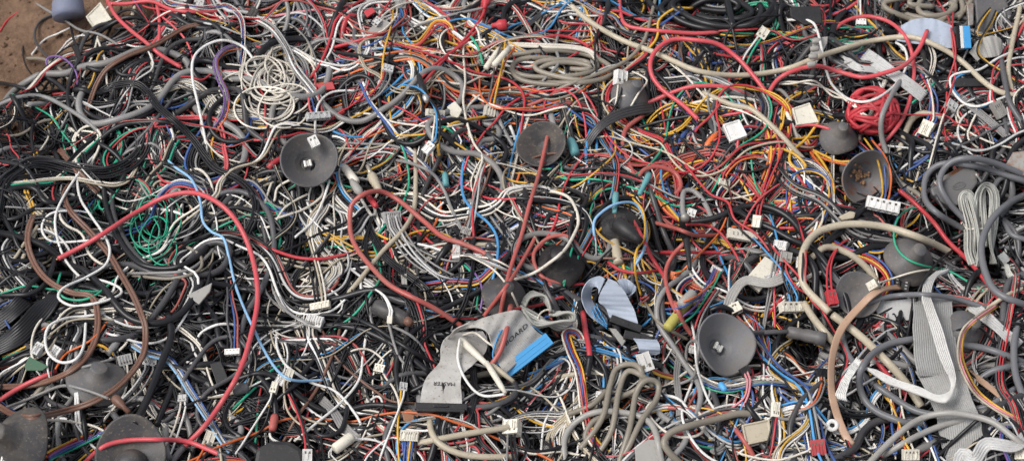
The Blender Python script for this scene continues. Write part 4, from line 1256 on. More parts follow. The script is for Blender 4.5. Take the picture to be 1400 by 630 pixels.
def cups_mid():
    cup(422, 218, 38.5, .14, .22, 'black rubber cup with a small white plug on its rim', clip=-14, lift=.008, depth=.72)
    cup(133, 517, 40, .35, 1.1, 'brownish grey rubber cup turned on its side under the brown cables', back=True, depth=.3)
    cup(25, 600, 42, -.55, .35, 'dark grey rubber cup showing its nubbed back in the bottom left corner', col='D', back=True, lift=.006)
    cup(178, 618, 45, .05, .35, 'large dark rubber cup with a soft stub, cut by the bottom edge', col='D', cone=True, ring=False, lift=.0, depth=.36)
    cup(1186, 243, 38, .42, -.28, 'dusty rust stained rubber cup', col='h', rust=.45, crust=True, ring=False, lift=.012, depth=.75)
    cup(993, 470, 42, .58, .30, 'big tilted grey rubber cup with a pale metal clip', col='h', clip=30, lift=.014, depth=.55)
def master_ribbon():
    z0 = max(top_at(605, 525, 26, 94), top_at(700, 480, 26, 90)-.008)
    root = empty('ribbon_cable', unproject([[640, 520]], [z0])[0])
    Z = lambda L: [(560+x/3.5, 400+y/3.5, h) for x, y, h in L]
    A = Z([(50, 528, 4), (72, 420, 7), (140, 335, 11), (150, 262, 18), (172, 215, 22), (215, 190, 22)])
    B = Z([(252, 536, 4), (246, 430, 6), (258, 385, 8), (312, 338, 8), (362, 285, 7), (372, 225, 5), (350, 185, 3)])
    o, P, N = edge_ribbon(A, B, 26, 'p', z0, root, nrow=70, thick=.0008, amp=.00016, dust=.75)
    text_on_ribbon('MASTER', root, P, N, .55, .24, 8.6*MPP, 180)
    A = Z([(176, 222, 22), (212, 182, 32), (250, 158, 38), (400, 106, 40), (520, 83, 36), (557, 122, 28), (602, 180, 19), (648, 212, 13)])
    B = Z([(182, 226, 20), (222, 190, 28), (258, 174, 34), (322, 168, 40), (374, 192, 38), (396, 262, 28), (422, 332, 18), (458, 388, 12)])
    o, P, N = edge_ribbon(A, B, 26, 'p', z0, root, name='folded_ribbon', nrow=70, thick=.0008, amp=.00016, dust=.75)
    text_on_ribbon('U BOARD', root, P, N, .47, .79, 7.4*MPP, 168)
    # black connector at its foot
    a, b, n = frame(1.5, 0, .3)
    c = unproject([[603, 556]], [z0+.004])[0]
    mb = MB(); mb.bm(xf(box_bm(68*MPP, 9*MPP, .007, .0007), a, b, n, c)); mb.bm(xf(box_bm(62*MPP, 4*MPP, .009, .0005), a, b, n, c-b*5.2*MPP)); mb.bm(xf(box_bm(20*MPP, 3*MPP, .009, .0005), a, b, n, c+b*.1*MPP+n*.0002)); o = mb.build('foot_connector', mat('K', .42, .3), root); stamp_mesh(o)
    # bright blue connector
    a, b, n = frame(-38.5, 0, .2)
    c = unproject([[719.5, 487]], [z0+.013])[0]
    mb = MB(); mb.bm(xf(conn_bm(77*MPP, 17*MPP, .008, 20, 2), a, -b, -n, c)); o = mb.build('blue_connector', mat('u', .4, .12), root); stamp_mesh(o)
    mb = MB()
    for k in (-1, 1): mb.bm(xf(box_bm(70*MPP, .9*MPP, .0006), a, b, n, c+n*.0042+b*k*3.4*MPP))
    mb.build('blue_ridge', mat('u', .4, .12), root)
    tag(root, 'dirty grey ribbon cable printed MASTER, folded over to a bright blue connector', 'ribbon cable', at=(650, 490))
    # blue wire round the connector end
    # white tie bars
    r2 = empty('cable_tie', unproject([[655, 495]], [z0+.03])[0])
    o = cyl('tie_head', (629, 463), (667, 499), [(3.2, 0), (5.2, .12), (4.6, .6), (3.6, .9), (3.4, 1)], 'c', r2, 4, sides=10)
    o = cyl('tie_bar', (665, 495), (691, 537), [(3.4, 0), (4.2, .3), (3.8, .8), (2.4, 1)], 'c', r2, 3, sides=10)
    o = cyl('tie_wedge', (672, 498), (702, 521), [(3.0, 0), (4.0, .4), (2.4, 1)], 'I', r2, 1, sides=10)
    tag(r2, 'ivory plastic tie lying across the MASTER ribbon', 'cable tie', at=(660, 500))
def blue_grey_ribbon():
    z0 = top_at(838, 430, 36, 92)-.002
    root = empty('ribbon_cable', unproject([[838, 470]], [z0])[0])
    Z = lambda L: [(770+x/3.94, 360+y/3.94, h) for x, y, h in L]
    k = dict(thick=.0008, amp=.00014, nrow=44, dust=.2, crumple=.35)
    edge_ribbon(Z([(250, 292, 14), (225, 235, 20), (190, 205, 26), (205, 150, 34), (245, 80, 38)]), Z([(404, 326, 14), (388, 262, 20), (360, 205, 26), (330, 150, 33), (285, 98, 37)]), 24, 'b', z0, root, **k)
    edge_ribbon(Z([(240, 345, 6), (150, 290, 10), (105, 215, 18), (102, 150, 28), (140, 88, 36), (195, 68, 37), (228, 84, 36)]), Z([(238, 300, 2), (205, 260, 4), (170, 225, 6), (150, 180, 12), (160, 130, 26), (185, 130, 32), (192, 165, 30)]), 20, 'b', z0, root, **k)
    edge_ribbon(Z([(290, 92, 34), (335, 80, 34), (380, 112, 32), (392, 142, 28), (352, 180, 20)]), Z([(335, 165, 30), (345, 160, 24), (352, 170, 18), (350, 178, 12), (330, 182, 8)]), 18, 'b', z0, root, **k)
    for i in range(3):
        edge_ribbon(Z([(150+i*14, 240-i*12, 12+i*3), (180+i*12, 300-i*12, 12+i*3), (236, 350-i*10, 11+i*3)]), Z([(156+i*14, 252-i*12, 2), (186+i*12, 312-i*10, 2), (238, 352-i*8, 2)]), 6, 'S', z0, root, name='ribbon_fold', thick=.0008, amp=.0001, nrow=20)
    edge_ribbon(Z([(378, 404, 13), (400, 440, 15), (405, 478, 8), (330, 450, 4), (320, 440, 3)]), Z([(505, 412, 13), (522, 445, 15), (518, 484, 8), (470, 492, 3), (440, 490, 2)]), 20, 'b', z0, root, **k)
    edge_ribbon(Z([(320, 452, 4), (380, 500, 5), (440, 505, 6)]), Z([(380, 480, 2), (440, 498, 7), (515, 520, 7)]), 16, 'b', z0, root, **k)
    for (x, y, L, w, an, h) in ((338, 328, 172, 40, 22, 13), (402, 402, 150, 44, 16, 9), (490, 540, 90, 30, 24, 3)):
        a, b, n = frame(an, 0, .35); c = unproject([[770+x/3.94, 360+y/3.94]], [z0+h*.001])[0]
        bm = conn_bm(L/3.94*MPP, w/3.94*MPP, .008, 18, 2); bmesh.ops.rotate(bm, verts=bm.verts, cent=(0, 0, 0), matrix=Matrix.Rotation(math.radians(90), 3, 'X'))
        mb = MB(); mb.bm(xf(box_bm(L/3.94*MPP, w/3.94*MPP, .007, .0006), a, b, n, c)); mb.bm(xf(box_bm(L/3.94*MPP*.18, w/3.94*MPP*.5, .0085, .0004), a, b, n, c)); bm.free()
        for q in range(17): mb.bm(xf(box_bm(.0006, w/3.94*MPP*.25, .0005), a, b, n, c+n*.0036+a*(q-8)*L/3.94*MPP/19-b*w/3.94*MPP*.28))
        o = mb.build('socket_connector', mat('K', .45, .25), root); stamp_mesh(o)
    prism('clear_cover', [(770+x/3.94, 360+y/3.94) for x, y in ((245, 345), (285, 350), (338, 415), (318, 445))], 'm', 2, 5, parent=root)
    tag(root, 'blue grey ribbon cable folded in loops with black socket connectors', 'ribbon cable', at=(838, 430))
def wide_ribbon():
    z0 = max(top_at(1275, 460, 26, 95), top_at(1300, 560, 26, 92))-.004
    root = empty('ribbon_cable', unproject([[1290, 540]], [z0])[0])
    t = lambda L: [(1050+x/3, 420+y/3, h) for x, y, h in L]
    A = t([(595, -60, 8), (596, 20, 13), (594, 90, 14), (600, 200, 13), (610, 262, 12), (616, 282, 8)])
    B = t([(755, -52, 4), (757, 20, 6), (766, 100, 6), (788, 246, 5), (796, 266, 5), (800, 282, 3)])
    edge_ribbon(A, B, 20, 'ribbon', z0, root, nrow=70, thick=.0008, amp=.0005, dust=.4)
    A = t([(604, 262, 1), (622, 296, 1), (652, 356, 0), (690, 450, -3), (702, 540, -5), (745, 660, -9)])
    B = t([(796, 258, 10), (812, 300, 11), (834, 365, 10), (868, 450, 6), (886, 545, 0), (850, 660, -6)])
    edge_ribbon(A, B, 20, 'ribbon', z0, root, name='folded_ribbon', nrow=70, thick=.0008, amp=.0005, dust=.4)
    tag(root, 'broad pale grey ribbon cable hanging down the lower right', 'ribbon cable', at=(1295, 500))
    return z0
def narrow_ribbon(z0):
    root = empty('ribbon_cable', unproject([[1280, 470]], [z0+.02])[0])
    Z = lambda L: [(1050+x/3, 420+y/3, h) for x, y, h in L]
    A = Z([(690, -145, 8), (640, -100, 14), (630, -40, 20), (640, 0, 24), (668, 90, 26), (696, 190, 26), (728, 262, 24), (755, 305, 19), (748, 345, 17), (690, 360, 16), (620, 328, 15), (530, 298, 14), (440, 258, 14), (375, 258, 15)])
    B = Z([(745, -155, 8), (690, -120, 14), (668, -50, 16), (684, 0, 24), (716, 90, 26), (742, 180, 26), (766, 255, 24), (772, 315, 24), (740, 382, 22), (700, 388, 18), (640, 365, 16), (540, 330, 14), (470, 300, 14), (372, 222, 18)])
    edge_ribbon(A, B, 6, 'w', z0, root, nrow=110, thick=.0010, amp=.0011, dust=.3)
    A = Z([(362, 205, 17), (335, 245, 16), (300, 300, 14), (278, 350, 10), (276, 374, 8)]); B = Z([(398, 232, 18), (362, 262, 16), (335, 310, 14), (322, 360, 10), (326, 384, 8)])
    edge_ribbon(A, B, 6, 'w', z0, root, name='ribbon_tail', nrow=30, thick=.0010, amp=.0011, dust=.3)
    tag(root, 'narrow pale ribbon cable snaking over the broad ribbon', 'ribbon cable', at=(1260, 480))
def phone_cord():
    zs = lambda x, y: (1220+x/3.317, 210+y/3.317)
    paths = []
    for k in range(4):
        paths.append([zs(*q) for q in ((352+k*13, 505-k*2), (332+k*13, 440), (330+k*13, 340), (308+k*11, 235), (306+k*9, 195), (330+k*4, 168+k*7), (360-k*4, 178+k*7), (377-k*6, 230), (383, 330), (392, 430), (402-k*8, 512))])
        paths.append([zs(*q) for q in ((392+k*12, 420), (384+k*14, 330), (378+k*13, 230), (386+k*10, 175+k*5), (422, 134+k*9), (462-k*8, 150+k*7), (480-k*11, 205), (472-k*10, 320), (455-k*3, 420), (448+k*7, 500))])
    root = empty('telephone_cord', unproject([[1335, 340]], [top_at(1335, 300, 25)])[0])
    mb = MB()
    for p in paths:
        for s in (-.55, .55):
            X = lay_px([(x+s*1.9, y) for x, y in p], 1.75*MPP, lift=.004, dip=(0, 0), stiff=40, wob=.1, do_stamp=(s > 0)); mb.tube(X, 1.35*MPP, 8)
    mb.build('cord', mat('silver', .34, .25, color=(.42, .42, .38)), root)
    X = lay_px([zs(330, 330), zs(345, 342), zs(400, 340), zs(440, 343), zs(475, 339)], 1.8*MPP, dip=(0, .004)); mb = MB(); mb.tube(X, 1.5*MPP, 8)
    X = lay_px([zs(312, 318), zs(325, 305), zs(335, 325), zs(338, 350), zs(330, 330)], 1.5*MPP, dip=(0, 0)); mb.tube(X, 1.3*MPP, 8)
    mb.build('tie', wm('W'), root)
    X = lay_px([zs(470, 360), zs(495, 400), zs(515, 440), zs(520, 470)], 1.8*MPP); mb = MB(); mb.tube(X, 1.5*MPP, 8)
    for k in range(4):
        X = lay_px([zs(508+k*5, 500), zs(520+k*6, 550-k*4), zs(550+k*6, 585-k*6), zs(610, 605-k*7)], 1.4*MPP, dip=(0, .004)); mb.tube(X, 1.2*MPP, 8)
    mb.build('cord_end', mat('silver', .34, .25, color=(.42, .42, .38)), root)
    a, b, n = frame(-38, 0, .3); c = unproject([zs(504, 477)], [top_at(*zs(504, 477), 6, 90)+.003])[0]
    mb = MB(); mb.bm(xf(conn_bm(12*MPP, 15*MPP, .007, 4, 1), a, b, n, c)); mb.build('clear_plug', mat('clear', .2, .05, trans=.55, color=(.7, .72, .70)), root)
    tag(root, 'silvery grey telephone cord folded in two loops and tied with white string', 'telephone cord', at=(1340, 300))
def coil_bundle():
    """pale cable wound and tied right of the MASTER ribbon"""
    zz = lambda x, y: (640+x/4.5, 320+y/4.5)
    root = empty('telephone_cord', unproject([zz(480, 500)], [top_at(748, 432, 22)])[0]); mb = MB(); m = mat('silver', .34, .25, color=(.42, .42, .38))
    for k in range(5):
        for s in (0, 1):
            p = [zz(320+k*8, 440+k*12), zz(370+k*8, 470+k*22-s*6), zz(450, 520+k*12-s*8), zz(500+k*18, 560-k*6), zz(560+k*22, 590-k*14), zz(600+k*14, 560-k*8), zz(595+k*15, 510-k*4), zz(550+k*14, 484-s*4), zz(500+k*10, 500)]
            X = lay_px(p, 2.1*MPP, lift=.003, dip=(0, .002), stiff=30, wob=.3); mb.tube(X, 1.9*MPP, 10)
    for k in range(4):
        p = [zz(330+k*6, 430+k*5), zz(350+k*10, 390), zz(400+k*16, 355+k*6), zz(450+k*12, 390), zz(490+k*6, 440+k*6), zz(510, 480)]
        X = lay_px(p, 2.1*MPP, lift=.004, dip=(.002, .002), stiff=30, wob=.3); mb.tube(X, 1.9*MPP, 10)
    mb.build('cord', m, root)
    X = lay_px([zz(436, 580), zz(426, 530), zz(445, 488), zz(490, 466), zz(530, 478)], 1.6*MPP); mb = MB(); mb.tube(X, 1.4*MPP, 8); mb.build('tie', wm('W'), root)
    tag(root, 'small hank of pale telephone cord right of the MASTER ribbon', 'telephone cord', at=(750, 432))
def printer_plug():
    zz = lambda x, y: (1220+x/3.317, 210+y/3.317)
    z = top_at(1305, 252, 26, 85)+.012
    root = empty('printer_plug', unproject([zz(290, 190)], [z-.015])[0])
    P = lambda L: [zz(*q) for q in L]
    m = dict(tx=-.1, tu=.30, parent=root, zabs=z)
    o, c, (a, b, n) = prism('plug_body', P([(172, 158), (345, 52), (378, 74), (388, 130), (350, 182), (318, 228), (262, 240), (215, 215), (180, 185)]), 'H', depth=16, bev=.0022, dust=.3, key=None, **m)
    prism('metal_shell', P([(188, 128), (318, 52), (330, 72), (200, 146)]), 'm', depth=13, bev=.0006, rough=.5, rust=1., metal=.5, **m)
    # moulded oval with its raised lettering
    t = math.radians(20); oc = zz(303, 147)
    d = rays([oc])[0]; pc = CAM+d*((c-CAM)@n)/(d@n)
    a2, b2, _ = frame(-20, -.1, .30)
    mb = MB(); q = np.linspace(0, 2*np.pi, 40)
    mb.tube(pc+n*.0002+np.cos(q)[:, None]*a2*9.5*MPP+np.sin(q)[:, None]*b2*4.6*MPP, .00045, 6, 0, False); mb.build('moulded_oval', mat('H', .5, .2), root)
    text_on_plane('BELKIN', root, pc+n*.0006, a2, b2, n, 5.0*MPP, 'H')
    cyl('thumb_screw', zz(196, 190), zz(240, 262), [(2.4, 0), (2.6, .3), (1.6, .32), (1.6, .8), (2.2, 1)], 'D', root, 4)
    cyl('thumb_screw', zz(376, 88), zz(404, 128), [(2.6, 0), (2.8, .4), (1.6, .42), (1.8, 1)], 'm', root, 4, metal=.6)
    tag(root, 'grey moulded printer plug with a rusty metal end', 'plug', at=(1305, 250))
def red_ball():
    root = empty('cable_coil', unproject([[1193, 170]], [top_at(1193, 150, 30, 50)])[0]); mb = MB()
    z = top_at(1193, 150, 30, 50)+.012; c = unproject([[1193, 152]], [z])[0]; R = 37*MPP
    for i in range(15):
        ax = rng.normal(size=3)+FW*0; ax /= np.linalg.norm(ax); t = np.cross(ax, [.3, .5, .8]); t /= np.linalg.norm(t); s = np.cross(ax, t)
        off = ax*R*rng.uniform(-.55, .55); k = math.sqrt(max(.1, 1-(off@off)/R**2)); q = np.linspace(0, 2*np.pi, 46)
        P = c+off+R*k*(.97+.05*np.sin(3*q+i))[:, None]*(np.cos(q)[:, None]*t+np.sin(q)[:, None]*s)
        P[:, 2] = c[2]+(P[:, 2]-c[2])*.75
        mb.tube(P, 3.0*MPP, 10, 0, False); stamp(P[:, 0], P[:, 1], P[:, 2], 3*MPP)
    mb.build('winding', mat('r', .42, .25), root); tag(root, 'ball of wound red wire beside the dark grey cup', 'cable coil', at=(1193, 152))
def coil(label, u, v, rx, ry, turns, r, col, ang=0, at=None, arc=(0, 360), jit=.12, strap=None):
    root_z = top_at(u, v, min(rx, ry), 50); mb = MB(); t = math.radians(ang)
    for i in range(turns):
        f = 1-i*.62/turns+rng.normal(0, .07); a0 = rng.uniform(0, 360); q = np.radians(np.linspace(a0, a0+rng.uniform(190, 400), 30)); ph = rng.uniform(0, 6, 2)
        x = rx*f*np.cos(q)*(1+jit*np.sin(q*2+ph[0])*.8)+rng.normal(0, rx*jit*.6)+rx*.12*np.linspace(-1, 1, 30)*rng.normal(); y = ry*f*np.sin(q)*(1+jit*np.sin(q+ph[1])*2)+rng.normal(0, ry*jit)+ry*.3*np.linspace(-1, 1, 30)*rng.normal()
        p = np.stack([u+x*math.cos(t)-y*math.sin(t), v+x*math.sin(t)+y*math.cos(t)], -1)
        X = lay_px(p, r*MPP, lift=0, dip=(.006, .006), stiff=30, wob=.5); mb.tube(X, r*MPP, 12)
    if strap:
        X = lay_px(strap, r*1.1*MPP, dip=(.004, .004)); mb.tube(X, r*1.1*MPP, 12)
    o = mb.build('cable_coil', wm(col)); tag(o, label, 'cable coil', at=(u, v))
def nest():
    mb = MB()
    for i in range(15):
        cx, cy = 366+rng.normal(0, 17), 108+rng.normal(0, 14); R = rng.uniform(17, 36); e = rng.uniform(.6, 1.1); q0 = rng.uniform(0, 6.28); n = 30
        q = q0+np.linspace(0, rng.uniform(5.5, 9), n); R_ = R*(1+.22*np.sin(q*1.7+i))
        p = np.stack([cx+R_*np.cos(q)*1.15+np.linspace(-8, 8, n)*rng.normal(), cy+R_*e*np.sin(q)+np.linspace(-6, 6, n)*rng.normal()], -1)
        X = lay_px(p, 1.35*MPP, lift=.002, dip=(.004, .004), stiff=14, wob=.3); mb.tube(X, 1.5*MPP, 7)
    for p in ([(282, 58), (300, 92), (312, 135), (350, 150), (400, 148)], [(328, 40), (336, 70), (330, 110), (340, 150), (372, 158)], [(372, 38), (370, 72), (352, 90), (310, 88), (302, 97), (318, 112)], [(375, 38), (373, 80)], [(400, 70), (425, 86), (432, 110), (418, 130), (392, 140)], [(392, 128), (384, 132), (382, 140), (396, 145), (408, 136)]):
        X = lay_px(p, 1.35*MPP, dip=(.004, .004), stiff=14); mb.tube(X, 1.3*MPP, 7)
    o = mb.build('cable_coil', wm('W')); tag(o, 'messy nest of thin cream wire near the top', 'cable coil', at=(370, 105))
def green_nest():
    mb = MB()
    for i in range(9):
        cx, cy = 212+rng.normal(0, 9), 315+rng.normal(0, 9); R = rng.uniform(14, 34); q0 = rng.uniform(0, 6.28); n = 24
        q = q0+np.linspace(0, rng.uniform(3, 7), n); R_ = R*(1+.3*np.sin(q*1.6+i))
        p = np.stack([cx+R_*np.cos(q)*.95, cy+R_*1.1*np.sin(q)], -1)
        X = lay_px(p, 1.0*MPP, lift=.003, dip=(.003, .003), stiff=14, wob=.3); mb.tube(X, .95*MPP, 7)
    o = mb.build('cable_coil', wm('E')); tag(o, 'loose tangle of thin green wire inside the big red loop', 'cable coil', at=(212, 315))
def ide_plug():
    root = empty('ribbon_cable', unproject([[1315, 70]], [top_at(1300, 50, 30)])[0])
    z0 = top_at(1270, 45, 30, 80)+.004
    A = [(1232, 36, 6), (1250, 27, 10), (1275, 26, 12), (1295, 33, 12), (1306, 38, 12)]; B = [(1226, 56, 4), (1250, 60, 6), (1278, 62, 8), (1296, 66, 9), (1306, 66, 9)]
    edge_ribbon(A, B, 20, 'b', z0, root, thick=.0009, amp=.00006, crumple=.4)
    A = [(1325, 72, 4), (1337, 56, 12), (1352, 50, 16), (1366, 52, 14), (1372, 62, 8)]; B = [(1336, 84, -2), (1342, 80, 2), (1352, 79, 4), (1366, 76, 4), (1372, 66, 4)]
    edge_ribbon(A, B, 20, 'm', z0, root, name='ribbon_roll', thick=.0009, amp=.00006, crumple=.4)
    a, b, n = frame(88, .25, .1); c = unproject([[1316, 52]], [z0+.016])[0]
    for nm, off, w, col in (('blue_connector', -4.5, 11, 'u'), ('white_strip', 4.0, 5.5, 'w'), ('black_socket', 9.5, 6, 'K')):
        mb = MB(); mb.bm(xf(box_bm(33*MPP, w*MPP, .010, .0007), a, b, n, c-b*off*MPP)); o = mb.build(nm, mat(col, .4, .15), root); stamp_mesh(o)
    tag(root, 'grey ribbon cable with an upright bright blue and white connector, top right', 'ribbon cable', at=(1310, 50))
def spades():
    for (p0, p1, lab) in (((888, 238), (874, 266), 'slanted blue spade terminal on a brown wire'), ((842, 264), (840, 292), 'upright blue spade terminal on a yellow wire')):
        r = empty('spade_terminal', unproject([p0], [top_at(*p0, 6)])[0])
        cyl('sleeve', p0, p1, [(4.2, 0), (4.6, .15), (4.4, .45), (3.4, .5), (3.6, .9), (3.0, 1)], 's', r, 3, color=None, sides=12); 
        tag(r, lab, 'terminal', at=p0)
    for (p0, p1, lab) in (((779, 190), (787, 211), 'teal terminal sleeve at the end of an orange wire'), ((608, 236), (610, 254), 'teal terminal sleeve at the end of a yellow wire')):
        r = empty('spade_terminal', unproject([p0], [top_at(*p0, 6)])[0]); cyl('sleeve', p0, p1, [(4.5, 0), (7, .2), (7.5, .6), (6.5, 1)] if p0[0] > 700 else [(3, 0), (4.5, .2), (4.5, 1)], 's', r, 3, sides=14); tag(r, lab, 'terminal', at=p0)
    r = empty('spade_terminal', unproject([[686, 35]], [top_at(686, 35, 8)])[0]); cyl('sleeve', (672, 35), (693, 34), [(3, 0), (4, .3), (8, .45), (8.5, .9), (6, 1)], 'r', r, 4, sides=14); tag(r, 'lower red terminal sleeve near the top centre', 'terminal', at=(686, 35))
    r = empty('spade_terminal', unproject([[665, 4]], [top_at(665, 6, 8)])[0]); cyl('sleeve', (662, 12), (666, -4), [(3, 0), (4, .3), (7, .45), (7.5, 1)], 'r', r, 4, sides=14); tag(r, 'upper red terminal sleeve cut by the top edge', 'terminal', at=(665, 4))
    r = empty('spade_terminal', unproject([[166, 553]], [top_at(166, 553, 8)])[0]); cyl('sleeve', (156, 543), (177, 564), [(5, 0), (7, .15), (5.5, .5), (3.5, .6), (3.5, 1)], 'N', r, 4, sides=14, color=None); tag(r, 'brown red terminal sleeve right of the brownish grey cup', 'terminal', at=(166, 553))
    r = empty('spade_terminal', unproject([[374, 577]], [top_at(374, 577, 8)])[0]); cyl('sleeve', (376, 567), (372, 588), [(4, 0), (5.5, .2), (5.5, .8), (4, 1)], 'C', r, 4, sides=14); tag(r, 'dull red terminal sleeve at the bottom left of centre', 'terminal', at=(374, 577))
    r = empty('bullet_terminal', unproject([[578, 118]], [top_at(578, 118, 8)])[0]); cyl('sleeve', (572, 102), (581, 131), [(2.5, 0), (4, .1), (4.5, .5), (5.5, .6), (5.5, 1)], 'K', r, 5, sides=14); cyl('metal_tip', (581, 131), (583, 139), [(4, 0), (4.5, .4), (3, 1)], 'metal', r, 4, sides=12, metal=.8, color=(.6, .58, .54)); tag(r, 'black sleeved terminal with a bright metal end near the top centre', 'terminal', at=(578, 118))
    r = empty('lug_strip', unproject([[1117, 72]], [top_at(1117, 72, 10)])[0])
    prism('strip', [(1113, 52), (1132, 50), (1131, 60), (1116, 88), (1103, 90), (1106, 80)], 'm', 3, 4, parent=r, color=None)
    for i in range(4):
        cyl('lug', (1110-i*2.2, 57+i*10.5), (1122-i*2.2, 56+i*10.5), [(3, 0), (4.4, .2), (4.4, .8), (3, 1)], 'm', r, 3, sides=12)
    tag(r, 'grey strip of four metal lugs on rainbow wires near the top right', 'terminal', at=(1117, 72))
def round_plugs():
    r = empty('round_plug', unproject([[937, 350]], [top_at(938, 320, 10, 60)])[0])
    o = cyl('plug_shell', (936.5, 298), (938.5, 328), [(8.0, 0), (8.4, .05), (8.4, .45), (7.6, .5), (7.8, .58), (7.4, .62), (8.2, .68), (7.4, .85), (5.2, 1)], 'K', r, 8, sides=24, tilt=14, rough=.35)
    cyl('socket_face', (936.3, 296.2), (936.6, 299), [(5.2, 0), (6.2, .3), (6.2, 1)], 'm', r, 8, sides=20, tilt=14, metal=.5)
    cyl('strain_relief', (938.5, 328), (943.5, 368), [(5.0, 0), (4.4, .1), (4.8, .2), (4.0, .3), (4.2, .4), (3.5, .5), (3.6, .6), (3.0, .75), (2.8, 1)], 'K', r, 4, sides=16)
    tag(r, 'round black plug standing upright with its socket facing up', 'plug', at=(938, 320))
    r = empty('audio_plug', unproject([[510, 262]], [top_at(510, 250, 10, 60)])[0])
    cyl('plug_body', (507, 238), (519, 262), [(5, 0), (7, .12), (7, .4), (6, .5), (6.4, .6), (5.4, .7), (5.6, .8), (4.6, .9), (4, 1)], 'I', r, 6, sides=18)
    cyl('metal_tip', (502, 226), (507, 238), [(2.5, 0), (3.0, .3), (3.4, .6), (4.2, 1)], 'metal', r, 6, sides=14, metal=.7, color=(.5, .45, .36))
    tag(r, 'ribbed beige audio plug right of the plugged cup', 'plug', at=(510, 250))
    r = empty('jack_plug', unproject([[480, 240]], [top_at(480, 240, 10, 60)])[0])
    cyl('plug_body', (470, 228), (488, 250), [(4.5, 0), (5.8, .08), (6, .5), (6, .9), (4.5, 1)], 'W', r, 6, sides=14)
    tag(r, 'pale yellow plug barrel right of the plugged cup', 'plug', at=(480, 240))
    r = empty('plastic_clip', unproject([[500, 275]], [top_at(500, 275, 10, 60)])[0])
    X = lay_px([(484, 250), (492, 268), (502, 285), (508, 294), (513, 290), (508, 275), (498, 262)], 2.6*MPP, dip=(0, 0)); mb = MB(); mb.tube(X, 2.3*MPP, 8); mb.build('clip_arm', mat('clear', .25, .15, trans=.45, color=(.62, .60, .55)), r)
    cyl('clip_head', (480, 246), (494, 266), [(3, 0), (5.5, .3), (6.5, .7), (4, 1)], 'm', r, 5, sides=8)
    tag(r, 'translucent plastic clip under the pale yellow plug barrel', 'clip', at=(500, 275))
    r = empty('coiled_sleeve', unproject([[510, 276]], [top_at(510, 276, 8)])[0])
    cyl('sleeve', (503, 268), (515, 283), [(3.5, 0)]+[(4.6 if i % 2 else 3.4, .1+i*.1) for i in range(9)]+[(3.5, 1)], 'r', r, 5, sides=14); tag(r, 'small ribbed red strain relief beside the faded red loop', 'sleeve', at=(510, 276))
    # black round plug left of the MASTER ribbon
    r = empty('round_plug', unproject([[532, 440]], [top_at(532, 430, 14)])[0])
    cyl('plug_shell', (512, 418), (557, 438), [(9, 0), (11, .05), (11, .5), (10, .55), (11, .6), (10, .95), (8, 1)], 'D', r, 4, sides=24); cyl('end_cap', (555, 437), (563, 443), [(6, 0), (6, .6), (4, 1)], 'N', r, 3, sides=14)
    tag(r, 'dark cylindrical plug left of the faded red cable crossing', 'plug', at=(532, 428))
    r = empty('round_plug', unproject([[860, 320]], [top_at(860, 318, 12)])[0])
    cyl('plug_shell', (842, 305), (876, 330), [(9, 0), (12, .06), (11.5, .5), (9, .7), (6, .85), (5, 1)], 'K', r, 6, sides=20); tag(r, 'black moulded plug lying under the light blue ring', 'plug', at=(860, 318))
    r = empty('inline_plug', unproject([[1103, 460]], [top_at(1103, 458, 14)])[0])
    cyl('plug_body', (1076, 453), (1130, 464), [(5.5, 0), (8, .03), (8.5, .3), (7.6, .36), (9.2, .5), (8.6, .72), (10, .78), (9.6, .98), (6, 1)], 'H', r, 6, sides=12); cyl('lead', (1016, 456), (1077, 453), [(3.0, 0), (3.0, 1)], 'H', r, 3, sides=12)
    tag(r, 'dark grey inline plug on a stiff lead right of the big tilted cup', 'plug', at=(1103, 458))
    r = empty('tube', unproject([[928, 440]], [top_at(928, 436, 8)])[0]); cyl('sleeve', (912, 449), (945, 406), [(6, 0), (7, .05), (7, .95), (6, 1)], 'olive', r, 3, sides=16, color=(.40, .36, .08)); tag(r, 'murky yellow plastic tube between the blue grey ribbon and the big tilted cup', 'tube', at=(928, 430))
    r = empty('tube', unproject([[843, 345]], [top_at(843, 345, 8)])[0]); cyl('sleeve', (840, 329), (846, 360), [(5, 0), (7, .05), (7, .95), (6, 1)], 'I', r, 6, sides=14); tag(r, 'stubby beige tube inside the light blue ring', 'tube', at=(843, 345))
    r = empty('tube', unproject([[940, 410]], [top_at(940, 408, 8)])[0]); cyl('sleeve', (930, 418), (948, 400), [(5, 0), (7, .05), (7, .95), (6, 1)], 'm', r, 5, sides=14); tag(r, 'milky grey tube above the murky yellow tube', 'tube', at=(940, 408))
    for i, (p0, p1, lab) in enumerate((((664, 94), (683, 67), 'left of two white plastic crimp tubes'), ((675, 90), (696, 66), 'right of two white plastic crimp tubes'))):
        r = empty('crimp_tube', unproject([p0], [top_at(*p0, 8)])[0]); cyl('sleeve', p0, p1, [(3.5, 0), (4.6, .06), (4.6, .7), (4.0, 1)], 'c', r, 4+i*2, sides=10); tag(r, lab, 'tube', at=p0)
    r = empty('crimp_tube', unproject([[470, 605]], [top_at(470, 605, 8)])[0]); cyl('sleeve', (457, 614), (482, 596), [(6, 0), (7.5, .06), (7.5, .9), (6, 1)], 'c', r, 5, sides=8); tag(r, 'white barrel connector at the bottom, left of the seven pin plug', 'connector', at=(470, 605))
    r = empty('grommet', unproject([[1138, 581]], [top_at(1138, 581, 8)])[0])
    a, b, n = frame(0, -.1, .3); c = unproject([[1138, 581]], [top_at(1138, 581, 8, 90)+.004])[0]; mb = MB()
